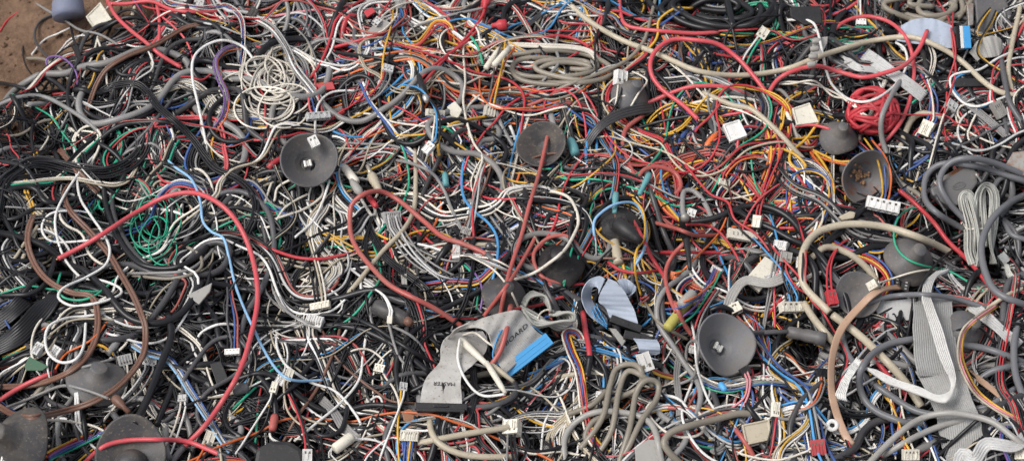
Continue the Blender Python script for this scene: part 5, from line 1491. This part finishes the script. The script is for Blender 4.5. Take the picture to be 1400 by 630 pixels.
    lathe(mb, [(3.2*MPP, -.004), (3.2*MPP, .001), (4.5*MPP, .002), (8*MPP, .0016), (8.6*MPP, 0), (8*MPP, -.002), (5.5*MPP, -.003), (5.5*MPP, -.01)], n, c, 28); mb.build('ring', mat('w', .4, .2), r); mb = MB(); lathe(mb, [(0, -.001), (3.2*MPP, -.0015)], n, c, 16); mb.build('hole_shade', mat('K', .6, .2), r)  # black disc inside the ring paints the shade of its opening
    tag(r, 'small round white grommet right of the bottom red plug', 'grommet', at=(1138, 581))
    r = empty('ferrite_ring', unproject([[329, 532]], [top_at(329, 532, 8)])[0]); cyl('ring', (318, 534), (340, 529), [(3, 0), (6.5, .05), (7, .2), (7, .85), (5, 1)], 'H', r, 4, sides=20); tag(r, 'short dark grey ferrite ring beside the big red loop', 'ferrite', at=(329, 532))
    r = empty('metal_ball', unproject([[668, 337]], [top_at(668, 337, 6)])[0]); cyl('ball', (663, 337), (674, 337), [(0, 0), (3.6, .1), (5.4, .35), (5.6, .5), (5.4, .65), (3.6, .9), (0, 1)], 'metal', r, 5, sides=18, metal=.6, color=(.10, .10, .11), rough=.25); tag(r, 'small dark metal ball right of the white connector', 'ball', at=(668, 337))
    r = empty('capacitor', unproject([[988, 528]], [top_at(988, 528, 6)])[0]); cyl('body', (984, 523), (992, 534), [(2, 0), (4, .15), (4.4, .5), (4, .85), (2, 1)], 'u', r, 4, sides=14); tag(r, 'tiny bright blue capacitor under the big tilted cup', 'capacitor', at=(988, 528))
def blocks():
    def B(name, pts, col, lab, cat, dz=4, depth=9, tx=0., tu=.3, **k):
        r = empty(name, unproject([np.mean(pts, 0)], [top_at(*np.mean(pts, 0), 8, 50)])[0]); prism('body', pts, col, dz, depth, tx, tu, parent=r, **k); tag(r, lab, cat, at=tuple(np.mean(pts, 0))); return r
    B('plug_block', [(117, 23), (137, 3), (153, 27), (127, 37)], 'c', 'cream plug block beside the bare soil', 'connector', 6, 12, bev=.0007, lip=.0014)
    r = empty('rubber_boot', unproject([[94, 10]], [top_at(94, 12, 12)])[0]); z = top_at(94, 12, 14, 70)
    mb = MB(); c = unproject([[94, 36]], [z+.014])[0]; lathe(mb, [(0, .0), (24*MPP, .001), (25*MPP, -.005), (24*MPP, -.016), (19*MPP, -.024), (0, -.026)], -UP*.75-FW*.2+RT*.1, c+UP*.010, 24); mb.build('toe', mat('jean', .6, .5, color=(.16, .18, .26), bump=.5), r); tag(r, 'faded blue rubber toe cap poking in beside the bare soil', 'rubber boot', at=(94, 10))
    B('plug_block', [(988, 170), (1011, 163), (1022, 185), (998, 194)], 'w', 'white square cap above rainbow coloured wires', 'connector', 10, 8, bev=.0007, lip=.0016)
    B('plug_block', [(1083, 148), (1107, 140), (1120, 167), (1089, 171)], 'c', 'ivory square cap beside the dark grey cup', 'connector', 12, 8, bev=.0007, lip=.0016)
    B('plug_block', [(1080, 10), (1122, 8), (1124, 32), (1100, 34), (1081, 22)], 'K', 'matte black socket block at the top right', 'connector', 4, 14, bev=.0008)
    B('plug_block', [(1018, 382), (1046, 350), (1066, 363), (1056, 375), (1038, 399)], 'c', 'broad ivory connector block tapering to a corner, right of the red wires', 'connector', 8, 7, bev=.0007)
    B('plug_block', [(1014, 580), (1052, 572), (1056, 600), (1020, 608)], 'I', 'plain cream box near the bottom, right of the folded beige cable', 'connector', 5, 12, bev=.0006, lip=.0016)
    B('relay', [(287, 497), (302, 493), (312, 517), (297, 527)], 'K', 'small black relay block beside the big red loop', 'connector', 8, 10, bev=.0006)
    B('plug_block', [(3, 618), (13, 613), (42, 622), (36, 636), (-2, 640)], 'w', 'white box in the bottom left corner', 'connector', 30, 12, bev=.0006, lip=.0016)
    B('circuit_scrap', [(33, 500), (40, 487), (66, 500), (58, 506), (36, 506)], 'pcb', 'green scrap of circuit board at the left', 'circuit board', 4, 2, color=(.02, .10, .05), bev=.0002)
    B('plastic_shard', [(500, 45), (520, 25), (536, 32), (520, 50), (505, 56)], 'm', 'translucent grey plastic shard near the top', 'plastic shard', 4, 3, bev=.0004)
    B('plastic_shard', [(438+59, 16), (508, 10), (514, 16), (502, 24)], 'r', 'red plastic shard near the top', 'plastic shard', 5, 4, bev=.0006)
    B('plastic_shard', [(577, 32), (590, 22), (604, 28), (596, 42), (580, 42)], 'Y', 'yellow plastic patch under the arched coloured strands', 'plastic shard', 2, 3, bev=.0006)
    B('plastic_shard', [(430, 115), (455, 112), (458, 122), (436, 124)], 'r', 'red plastic scrap right of the cream nest', 'plastic shard', 1, 4, bev=.0006)
    B('plastic_shard', [(611, 146), (622, 138), (632, 150), (626, 162), (616, 158)], 'c', 'crumpled white plastic piece left of the six hole plug', 'plastic shard', 4, 5)
    B('plastic_bracket', [(868, 612), (886, 600), (905, 601), (908, 640), (870, 640)], 'm', 'grey plastic bracket cut by the bottom edge', 'bracket', 4, 6, bev=.0006)
    B('rust_block', [(549, 562), (560, 558), (572, 566), (570, 582), (554, 584)], 'rusty', 'rusty brown block under the black end of the MASTER ribbon', 'block', 0, 10, color=(.25, .11, .05), rust=.8)
    B('fuzzy_pad', [(350, 612), (372, 601), (395, 602), (412, 612), (420, 640), (346, 640)], 'K', 'matted black pad at the bottom left of centre', 'pad', 6, 16, bev=.004)
    B('plastic_clip', [(255, 403), (272, 395), (290, 386), (287, 398), (272, 416)], 'm', 'grey white plastic clip inside the big red loop', 'clip', 4, 4)
    B('plastic_lump', [(1146, 296), (1162, 288), (1170, 290), (1168, 298), (1152, 301)], 'I', 'lumpy cream plastic clip under the rusty cup', 'clip', 5, 6, bev=.0015)
    B('ribbon_plug', [(1194, 412), (1246, 408), (1247, 437), (1204, 442)], 'g', 'pale grey flat plug body behind the tan strap', 'connector', 0, 6)
    r = empty('socket_strip', unproject([[1335, 118]], [top_at(1335, 115, 14)])[0]); o, c, (a, b, n) = prism('body', [(1303, 106), (1362, 108), (1364, 117), (1305, 119)], 'K', 4, 8, parent=r); tag(r, 'long black socket strip below the roll of grey ribbon', 'connector', at=(1335, 113))
    r = empty('rusty_plug', unproject([[1388, 228]], [top_at(1388, 220, 10)])[0]); prism('body', [(1375, 225), (1385, 208), (1402, 206), (1402, 240), (1380, 234)], 'm', 6, 12, rust=.7, parent=r); tag(r, 'rust stained metal plug cut by the right edge', 'plug', at=(1388, 222))
    r = empty('metal_plug', unproject([[1330, 40]], [top_at(1350, 30, 14)])[0]); prism('body', [(1332, -6), (1372, -6), (1384, 18), (1378, 38), (1336, 44)], 'H', 3, 14, parent=r, bev=.002, rough=.4); prism('pin_row', [(1322, 6), (1331, 4), (1331, 34), (1324, 36)], 'm', 4, 8, parent=r, rust=.8, metal=.6); tag(r, 'grey plug body with a rusty pin row at the top right', 'plug', at=(1350, 20))
def jumper_plugs():
    for i, (x, lab) in enumerate(((1225, 'left of the two black jumper plugs over the tan strap'), (1238, 'right of the two black jumper plugs over the tan strap'))):
        a, b, n = frame(100, -.1, .25); z = top_at(x, 387, 8, 80)+.006; c = unproject([[x, 387]], [z])[0]
        root = empty('jumper_plug', c-n*.004); mb = MB(); bm = conn_bm(24*MPP, 11*MPP, .007, 5, 1); mb.bm(xf(bm, a, b, n, c)); o = mb.build('housing', mat('K', .4, .2), root); stamp_mesh(o)
        mb = MB(); 
        for k in range(5): mb.bm(xf(box_bm(2.0*MPP, 3*MPP, .0008), a, b, n, c+n*.0036+a*(k-2)*4.4*MPP+b*1.2*MPP))
        mb.build('metal_window', mat('m', .4, .1), root); tag(root, lab, 'connector', at=(x, 387))
def plugs(stage):
    C = connector
    if stage == 0:
        C(548, 9, 17, 15, 5, 'm', 3, 2, 'grey white socket cut by the top edge'); C(848, 107, 17, 22, 5, 'w', 2, 1, 'white plug standing on the grey coil')
        C(523, 117, 13, 13, 5, 'w', 2, 1, 'small white cube plug beside the sky blue wires')
        C(595, 155, 28, 10, 3, 'c', 4, 1, 'slim cream plug left of the crumpled white piece', leads='W'); C(530, 95, 16, 12, 10, 'g', 3, 1, 'pale grey plug under the black cable near the top')
        C(1177, 31, 15, 10, 0, 'w', 3, 1, 'small white plug between the two top red loops'); C(1267, 176, 18, 22, 25, 'c', 3, 1, 'white plug with blue and white wires under the beige hook', leads='BrWB', face=-1)
        C(52, 478, 12, 18, 32, 'g', 3, 1, 'pale grey plug inside the white U loop, left one'); C(77, 482, 14, 17, 32, 'g', 3, 1, 'pale grey plug inside the white U loop, right one'); C(170, 492, 18, 14, -12, 'g', 4, 1, 'grey white plug right of the brownish grey cup', leads='GW', face=1)
        C(205, 493, 18, 14, 10, 'g', 3, 1, 'grey white plug beside the grey blue ribbon'); C(430, 441, 24, 17, 20, 'w', 6, 1, 'white six way plug with grey wires running left', leads='GgGgG', lead_ang=190, face=1)
        C(438, 418, 28, 10, -6, 'c', 5, 1, 'slim cream plug above the white six way plug'); C(551, 529, 10, 12, 5, 'g', 2, 1, 'tiny grey plug left of the MASTER ribbon')
        C(553, 383, 8, 16, -5, 'm', 2, 1, 'upright grey tab near the dark cylindrical plug'); C(1083, 420, 37, 14, -8, 'c', 4, 1, 'translucent four hole socket left of the tan strap', face=-1); C(1005, 422, 16, 14, -30, 'c', 1, 1, 'white square clip right of the murky yellow tube')
        C(1122, 511, 14, 13, -8, 'K', 3, 1, 'small black plug left of the tan strap'); C(1068, 336, 20, 13, 15, 'g', 3, 1, 'pale grey latch plug left of the beige arch'); C(1074, 352, 16, 15, 10, 'm', 2, 1, 'grey hinge clip left of the beige arch')
        C(700, 585, 22, 20, 5, 'c', 3, 1, 'cream socket under the white wires at the bottom'); C(945, 300-8, 12, 12, 20, 'w', 2, 1, 'white plug just behind the round black plug'); C(345, 18, 12, 16, 30, 'D', 2, 1, 'dark plug on the grey cable at the top'); C(273, 7, 16, 12, 5, 'g', 2, 1, 'pale plug cut by the top edge')
        C(990, 250, 16, 9, 10, 'c', 2, 1, 'cream plug above the strip marked 2 2 2'); C(1035, 303, 12, 17, 10, 'c', 2, 1, 'ivory latch right of the wires above the strip marked 2 2 2')
        C(1300, 145, 16, 14, 30, 'g', 2, 1, 'grey white plug under the white right hand loop'); C(1365, 150, 15, 24, -30, 'm', 4, 1, 'grey plug behind the white right hand loop'); C(820, 540, 10, 9, 0, 'w', 2, 1, 'tiny white plug below the white molded power plug')
        C(386, 520, 14, 14, 30, 'g', 3, 1, 'pale plug right of the light blue cable'); C(395, 512, 10, 16, 20, 'c', 2, 1, 'thin cream plug right of the light blue cable bend'); C(375, 530, 9, 16, 15, 'c', 2, 1, 'narrow cream plug under the light blue cable'); C(515, 20+10, 10, 12, 40, 'w', 2, 1, 'small white plug beside the translucent shard')
        C(420, 622, 12, 16, 0, 'w', 2, 1, 'white plug at the bottom beside the matted pad'); C(1060, 560, 10, 20, 5, 'c', 3, 1, 'cream plug right of the plain cream box')
        C(250, 545, 12, 10, 0, 'g', 2, 1, 'small grey plug beside the big red loop near the bottom'); C(286, 600, 14, 22, 20, 'c', 2, 1, 'cream plug under the foot of the big red loop')
    if stage == 1:
        C(435, 159, 36, 11, -16, 'g', 4, 1, 'slim pale connector at the end of the grey four wire ribbon', face=-1)
        C(669, 153, 15, 17, 8, 'c', 3, 2, 'white six hole plug on yellow and orange wires', face=-1, rib=False); C(586, 203, 12, 17, 40, 'w', 2, 1, 'white plug at the foot of the white and blue pair')
        C(1043, 46, 15, 17, 35, 'c', 2, 1, 'white top plug where the thick red cable ends', tu=.1); C(1207, 281, 47, 17, 13, 'w', 5, 1, 'long white five slot plug below the rusty cup', face=-1, d=10, lift=.012, leads='YBO')
        C(1137, 407, 13, 21, -12, 'r', 2, 1, 'red two wire plug left of the flat grey cup', leads='rr', face=-1); C(1193, 390, 14, 12, -25, 'c', 2, 1, 'small white plug on the flat grey cup', leads='W', face=1, lead_ang=-20)
        C(318, 481, 21, 8, 0, 'w', 4, 1, 'small white plug touching the big red loop', lift=.004); C(560, 597, 24, 15, 5, 'c', 7, 1, 'white seven pin plug with blue and yellow wires, at the bottom', leads='BBBYBK', face=-1, lead_ang=95)
        C(519, 504, 14, 11, 15, 'c', 3, 1, 'small white plug on the black pair', leads='W', face=-1); C(533, 437, 7, 10, 5, 'c', 2, 1, 'tiny white plug beside the dark cylindrical plug'); C(535, 297, 26, 16, -8, 'g', 7, 1, 'white plug with a fan of grey wires inside the faded red loop', leads='GgGGgG', face=-1, lead_ang=70)
        C(625, 345, 11, 22, 3, 'w', 6, 1, 'upright white plug under the faded red loop', leads='WgWG', lead_ang=15, face=1); C(637, 318, 15, 12, 20, 'm', 3, 1, 'grey plug at the foot of the grey four wire strand')
        C(1015, 322, 43, 14, 6, 'c', 1, 1, 'ivory terminal strip marked 2 2 2', rib=False, d=9, mark='2  2  2'); C(922, 377, 10, 11, 12, 'O', 2, 1, 'tiny orange plug above the murky yellow tube', leads='O', lead_ang=-25)
        C(980, 370, 16, 11, 25, 'w', 4, 1, 'small white plug left of the broad ivory block', leads='BVOE', face=-1, lead_ang=110); C(882, 495, 18, 25, -20, 'w', 2, 2, 'white molded power plug with yellow wires', tu=.1, lift=.010, d=16, mark=None)
        C(1118, 611, 19, 20, -8, 'r', 4, 1, 'red plug with pale pins at the bottom', tu=.1, leads='W', lead_ang=160); C(1245, 621, 21, 14, 0, 'c', 4, 1, 'white plug cut by the bottom edge under the rusty grey cable', leads='OYW', lead_ang=-110); C(1396, 618, 14, 20, 5, 'c', 3, 1, 'white plug in the bottom right corner')
        C(1019, 507, 13, 12, -30, 'K', 2, 1, 'black two wire plug on the lower rim of the big tilted cup', leads='PP', lead_ang=70, face=-1)
        C(429, 194, 13, 16, -28, 'w', 2, 1, 'little white plug resting on the rim of the plugged cup', leads='', tx=.1, tu=.2, zabs=.094)
        C(947, 477, 9, 11, 10, 'g', 2, 1, 'tiny grey plug at the left rim of the big tilted cup')
# ------------------------------------------------------------------ lay everything, bottom first
cups_low()
lay_layer(0)
coil('grey cable wound in a flat coil near the top, right of centre', 765, 93, 76, 19, 5, 3.8, 'T', 3)
coil('thick black cables coiled at the top right', 980, 14, 72, 26, 6, 5, 'K', 4, strap=[(993, -5), (997, 15), (1002, 38)])
coil('taupe cables coiled at the top edge on the right', 1278, 6, 60, 25, 6, 4.2, 'T', -4)
coil('thin black wires gathered under the lug strip', 1102, 68, 16, 9, 6, 1.4, 'K', 5)
blocks(); red_ball()
plugs(0)
lay_layer(1)
# loose single wires strewn over the heap, each its own object
nl = 0
while nl < NLOOSE:
    xy = wander(int(rng.integers(20, 46))); ok, p = inside(xy); u, v = p[len(p)//2]
    if not ok or prot(p).any() or not (15 < u < 1385 and 10 < v < 620): continue
    r = rng.uniform(.001, .0015); X = lay_xy(xy, r, 16); c = pick(u, v); mb = MB(); mb.tube(X, r, 8)
    o = mb.build('wire', wm(c))
    if nl % 2:      # stripped end
        m2 = MB(); dr = X[-1]-X[-2]; dr /= np.linalg.norm(dr)
        for k in range(4): m2.tube(np.array([X[-1]-dr*.001, X[-1]+dr*.003, X[-1]+dr*.006+rng.normal(0, .0006, 3)]), .00028, 5)
        o2 = m2.build('bare_strands', mat('copper', .45, .3, .5, (.45, .25, .14)), None, np.array(o.location)); o2.parent = o; o2.location = (0, 0, 0)
    tag(o, None, 'wire', at=(u, v), auto=('wire', c, r/MPP, [tuple(q) for q in p])); nl += 1
cups_mid(); ide_plug(); printer_plug(); jumper_plugs(); green_nest()
coil('small hank of grey wire tied near the bottom, right of the hairpin cables', 983, 605, 17, 10, 5, 1.9, 'G', -50, jit=.15, strap=[(972, 592), (985, 590), (996, 596)])
wz = wide_ribbon()
round_plugs(); spades()
blue_grey_ribbon(); nest(); plugs(1)
lay_layer(2)
master_ribbon(); phone_cord(); coil_bundle()
narrow_ribbon(wz)
lay_layer(3)
# ------------------------------------------------------------------ labels: look first, then the nearest thing one can point to
LM = [('the plugged rubber cup', 422, 218), ('the big tilted cup', 991, 470), ('the rusty cup', 1186, 243), ('the MASTER ribbon', 640, 500), ('the blue grey ribbon', 838, 425),
  ('the broad pale ribbon', 1290, 500), ('the telephone cord', 1340, 300), ('the printer plug', 1300, 245), ('the red ball', 1193, 155), ('the cream nest', 370, 105), ('the green tangle', 212, 315),
  ('the bare soil', 45, 55), ('the stubbed lower left cup', 178, 605), ('the nubbed corner cup', 25, 597), ('the brownish grey cup', 133, 517), ('the round black plug', 937, 320), ('the six hole plug', 669, 153),
  ('the power plug', 882, 495), ('the five slot plug', 1207, 281), ('the hairpin cables', 840, 560), ('the lug strip', 1117, 72), ('the grey coil', 765, 93), ('the black coil', 980, 15), ('the taupe coil', 1278, 8),
  ('the ivory square cap', 1101, 155), ('the white square cap', 1005, 178), ('the cup with the orange wire', 740, 196), ('the black dome', 764, 360), ('the blue grey cup', 1246, 350), ('the flat grey cup', 1174, 402),
  ('the jumper plugs', 1232, 387), ('the audio plug', 510, 250), ('the fan plug', 535, 297), ('the seven pin plug', 560, 597), ('the white six way plug', 430, 441), ('the bottom red plug', 1118, 611), ('the grommet', 1138, 581),
  ('the cream block', 135, 20), ('the relay block', 298, 512), ('the light blue cable', 345, 445), ('the dark cylindrical plug', 532, 428), ('the 2 2 2 strip', 1015, 322), ('the inline plug', 1103, 458), ('the murky yellow tube', 928, 430),
  ('the upright spade terminal', 841, 278), ('the red terminals', 684, 30), ('the bright blue connector', 719, 487), ('the pale cord hank', 750, 432), ('the blue white connector', 1316, 52), ('the plain cream box', 1033, 590),
  ('the dark sleeve', 690, 375), ('the beige rod', 510, 345), ('the black foreground cable', 40, 440), ('the tan strap', 1140, 520), ('the striped cable', 1315, 490), ('the rusty grey cable', 1290, 568), ('the matted black pad', 385, 615)]
used = set(o['label'] for o, l, a, t in THINGS if l); dupl = [l for o, l, a, t in THINGS if l]
def thick(r): return 'hair thin' if r < 1.65 else 'thin' if r < 2.25 else 'slim' if r < 2.9 else 'thick' if r < 4.3 else 'very thick'
def bend(p):
    p = np.asarray(p); L = np.linalg.norm(np.diff(p, axis=0), axis=1).sum(); q = np.linalg.norm(p[-1]-p[0])/max(L, 1)
    d = p[-1]-p[0]; lean = 'upright' if abs(d[1]) > 2.2*abs(d[0]) else 'level' if abs(d[0]) > 2.6*abs(d[1]) else 'falling to the right' if d[0]*d[1] > 0 else 'rising to the right'
    return ('nearly straight' if q > .985 else 'slightly bent' if q > .92 else 'bowed' if q > .72 else 'hooked' if q > .4 else 'looping'), lean
def rel(u, v, L):
    dx, dy = u-L[1], v-L[2]
    if math.hypot(dx, dy) < 26: return 'right by'
    if abs(dx) > 2*abs(dy): return 'right of' if dx > 0 else 'left of'
    if abs(dy) > 2*abs(dx): return 'below' if dy > 0 else 'above'
    return ('below' if dy > 0 else 'above')+' and '+('right of' if dx > 0 else 'left of')
for o, l, at, auto in THINGS:
    if l: continue
    u, v = at; near = sorted(LM, key=lambda L: math.hypot(u-L[1], v-L[2]))
    if auto[0] == 'plug': heads = ['small %s plug' % auto[1]]
    else:
        nm, cols, r, p = auto; b, lean = bend(p)
        if nm == 'harness':
            cs = list(dict.fromkeys(NAME[c] for c in cols)); what = (' and '.join(cs[:2]) if len(cs) < 3 else ', '.join(cs[:2])+' and '+cs[2])+(' strands' if len(cs) > 1 else ' strands')
            heads = ['%s %s' % (b, what)]+(['%s %s %s' % (b, what, lean)] if len(what) < 22 else [])
        else:
            w = {'ribbon_cable': 'ribbon cable', 'flat_cable': 'flat cable', 'cable_coil': 'tangled strands'}.get(nm, nm)
            heads = ['%s %s %s %s' % (b, thick(r), NAME[cols], w), '%s %s %s %s %s' % (b, thick(r), NAME[cols], w, lean)]
    got = None
    for hd in heads:
        for L in near[:3]:
            c = '%s %s %s' % (hd, rel(u, v, L), L[0])
            if c not in used and len(c.split()) <= 16: got = c; break
        if got: break
    if not got:
        for i in range(1, 7):
            c = '%s between %s and %s' % (heads[-1], near[0][0], near[i][0])
            if len(c.split()) > 16: c = '%s between %s and %s' % (heads[0], near[0][0], near[i][0])
            if len(c.split()) <= 16 and c not in used: got = c; break
    for L in near[:12]:
        if got: break
        c = '%s bunch of %d coloured strands %s %s' % (bend(auto[3])[0], len(auto[1]), rel(u, v, L), L[0])
        if c not in used: got = c
    used.add(got); o['label'] = got
print('labels', len(THINGS), 'left', sum(1 for o, *_ in THINGS if not o.get('label')), 'dups', len(dupl)-len(set(dupl)))
WG = {'wire': 'single wires in the heap', 'cable': 'thick cables in the heap', 'wire harness': 'wire harnesses in the heap', 'rubber cup': 'rubber cups in the heap', 'connector': 'plug connectors in the heap', 'terminal': 'crimp terminals in the heap'}
for o, *_ in THINGS:
    g = WG.get(o['category'])
    if g: o['group'] = g
# ------------------------------------------------------------------ ground
n = 181; g = np.concatenate([-np.geomspace(60, 1.2, 20), np.linspace(-1.0, 1.0, 160), np.geomspace(1.2, 60, 20)]); n = len(g)
gx, gy = np.meshgrid(g, g); gz = np.where((np.abs(gx) < 1.3) & (np.abs(gy) < 1.3), soil(gx, gy), 0)
V = np.stack([gx, gy, gz], -1).reshape(-1, 3); i = np.arange(n-1)[:, None]*n+np.arange(n-1)[None]
F = np.stack([i, i+1, i+n+1, i+n], -1).reshape(-1, 4).tolist()
m = bpy.data.materials.new('soil'); m.use_nodes = True; nt = m.node_tree; b = nt.nodes['Principled BSDF']; b.inputs['Roughness'].default_value = .92; b.inputs['Specular IOR Level'].default_value = .2
ge = nt.nodes.new('ShaderNodeNewGeometry'); no = nt.nodes.new('ShaderNodeTexNoise'); no.inputs['Scale'].default_value = 45; no.inputs['Detail'].default_value = 10; no.inputs['Roughness'].default_value = .72
vo = nt.nodes.new('ShaderNodeTexVoronoi'); vo.inputs['Scale'].default_value = 190
for q in (no, vo): nt.links.new(ge.outputs['Position'], q.inputs['Vector'])
cr = nt.nodes.new('ShaderNodeValToRGB'); e = cr.color_ramp.elements; e[0].position = .3; e[0].color = (.075, .044, .027, 1); e[1].position = .72; e[1].color = (.23, .145, .095, 1)
nt.links.new(no.outputs['Fac'], cr.inputs[0]); nt.links.new(cr.outputs[0], b.inputs['Base Color'])
bp = nt.nodes.new('ShaderNodeBump'); bp.inputs['Strength'].default_value = .8; bp.inputs['Distance'].default_value = .004; nt.links.new(no.outputs['Fac'], bp.inputs['Height'])
b2 = nt.nodes.new('ShaderNodeBump'); b2.inputs['Strength'].default_value = .5; b2.inputs['Distance'].default_value = .002; b2.invert = True; nt.links.new(vo.outputs['Distance'], b2.inputs['Height']); nt.links.new(bp.outputs[0], b2.inputs['Normal']); nt.links.new(b2.outputs[0], b.inputs['Normal'])
mb = MB(); mb.add(V, F); gr = mb.build('ground', m, None, (0, 0, 0)); gr['kind'] = 'structure'; gr['label'] = 'bare brown soil under and beside the heap'; gr['category'] = 'ground'
# crumbs of soil, too many to count
mb = MB()
for _ in range(1500):
    x, y = rng.uniform(-.85, -.30), rng.uniform(.08, .62); r = rng.exponential(.0012)+.0006
    bm = bmesh.new(); bmesh.ops.create_icosphere(bm, subdivisions=1, radius=r)
    for v in bm.verts: v.co = v.co*rng.uniform(.7, 1.25)+Vector((x, y, float(soil(x, y))+r*.3))
    mb.bm(bm, 0, False)
cl = mb.build('soil_crumbs', m, None, (0, 0, 0)); cl['kind'] = 'stuff'; cl['label'] = 'small crumbs of brown soil at the edge of the heap'; cl['category'] = 'soil'
# ------------------------------------------------------------------ overcast daylight
EL, AZ = math.radians(56), math.radians(252)     # sun behind thin cloud, high on the left
W = bpy.data.worlds.new('World'); S.world = W; W.use_nodes = True; nt = W.node_tree
sky = nt.nodes.new('ShaderNodeTexSky'); sky.sky_type = 'NISHITA'; sky.sun_disc = False; sky.sun_elevation = EL; sky.sun_rotation = AZ; sky.dust_density = 4; sky.air_density = 1; sky.ozone_density = 1
hs = nt.nodes.new('ShaderNodeHueSaturation'); hs.inputs['Saturation'].default_value = .42
nt.links.new(sky.outputs[0], hs.inputs['Color']); bg = nt.nodes['Background']; nt.links.new(hs.outputs[0], bg.inputs['Color']); bg.inputs['Strength'].default_value = .102
sd = bpy.data.lights.new('sun', 'SUN'); sd.energy = 1.25; sd.angle = math.radians(30); sd.color = (1, .985, .96); so = bpy.data.objects.new('sun', sd); COL.objects.link(so)
dv = Vector((math.sin(AZ)*math.cos(EL), math.cos(AZ)*math.cos(EL), math.sin(EL)))
so.rotation_euler = dv.to_track_quat('Z', 'Y').to_euler(); so.location = dv*4
S.view_settings.view_transform = 'Standard'; S.view_settings.look = 'None'; S.view_settings.exposure = EXPO; S.view_settings.gamma = 1
S.cycles.max_bounces = 6; S.cycles.diffuse_bounces = 2; S.cycles.glossy_bounces = 2
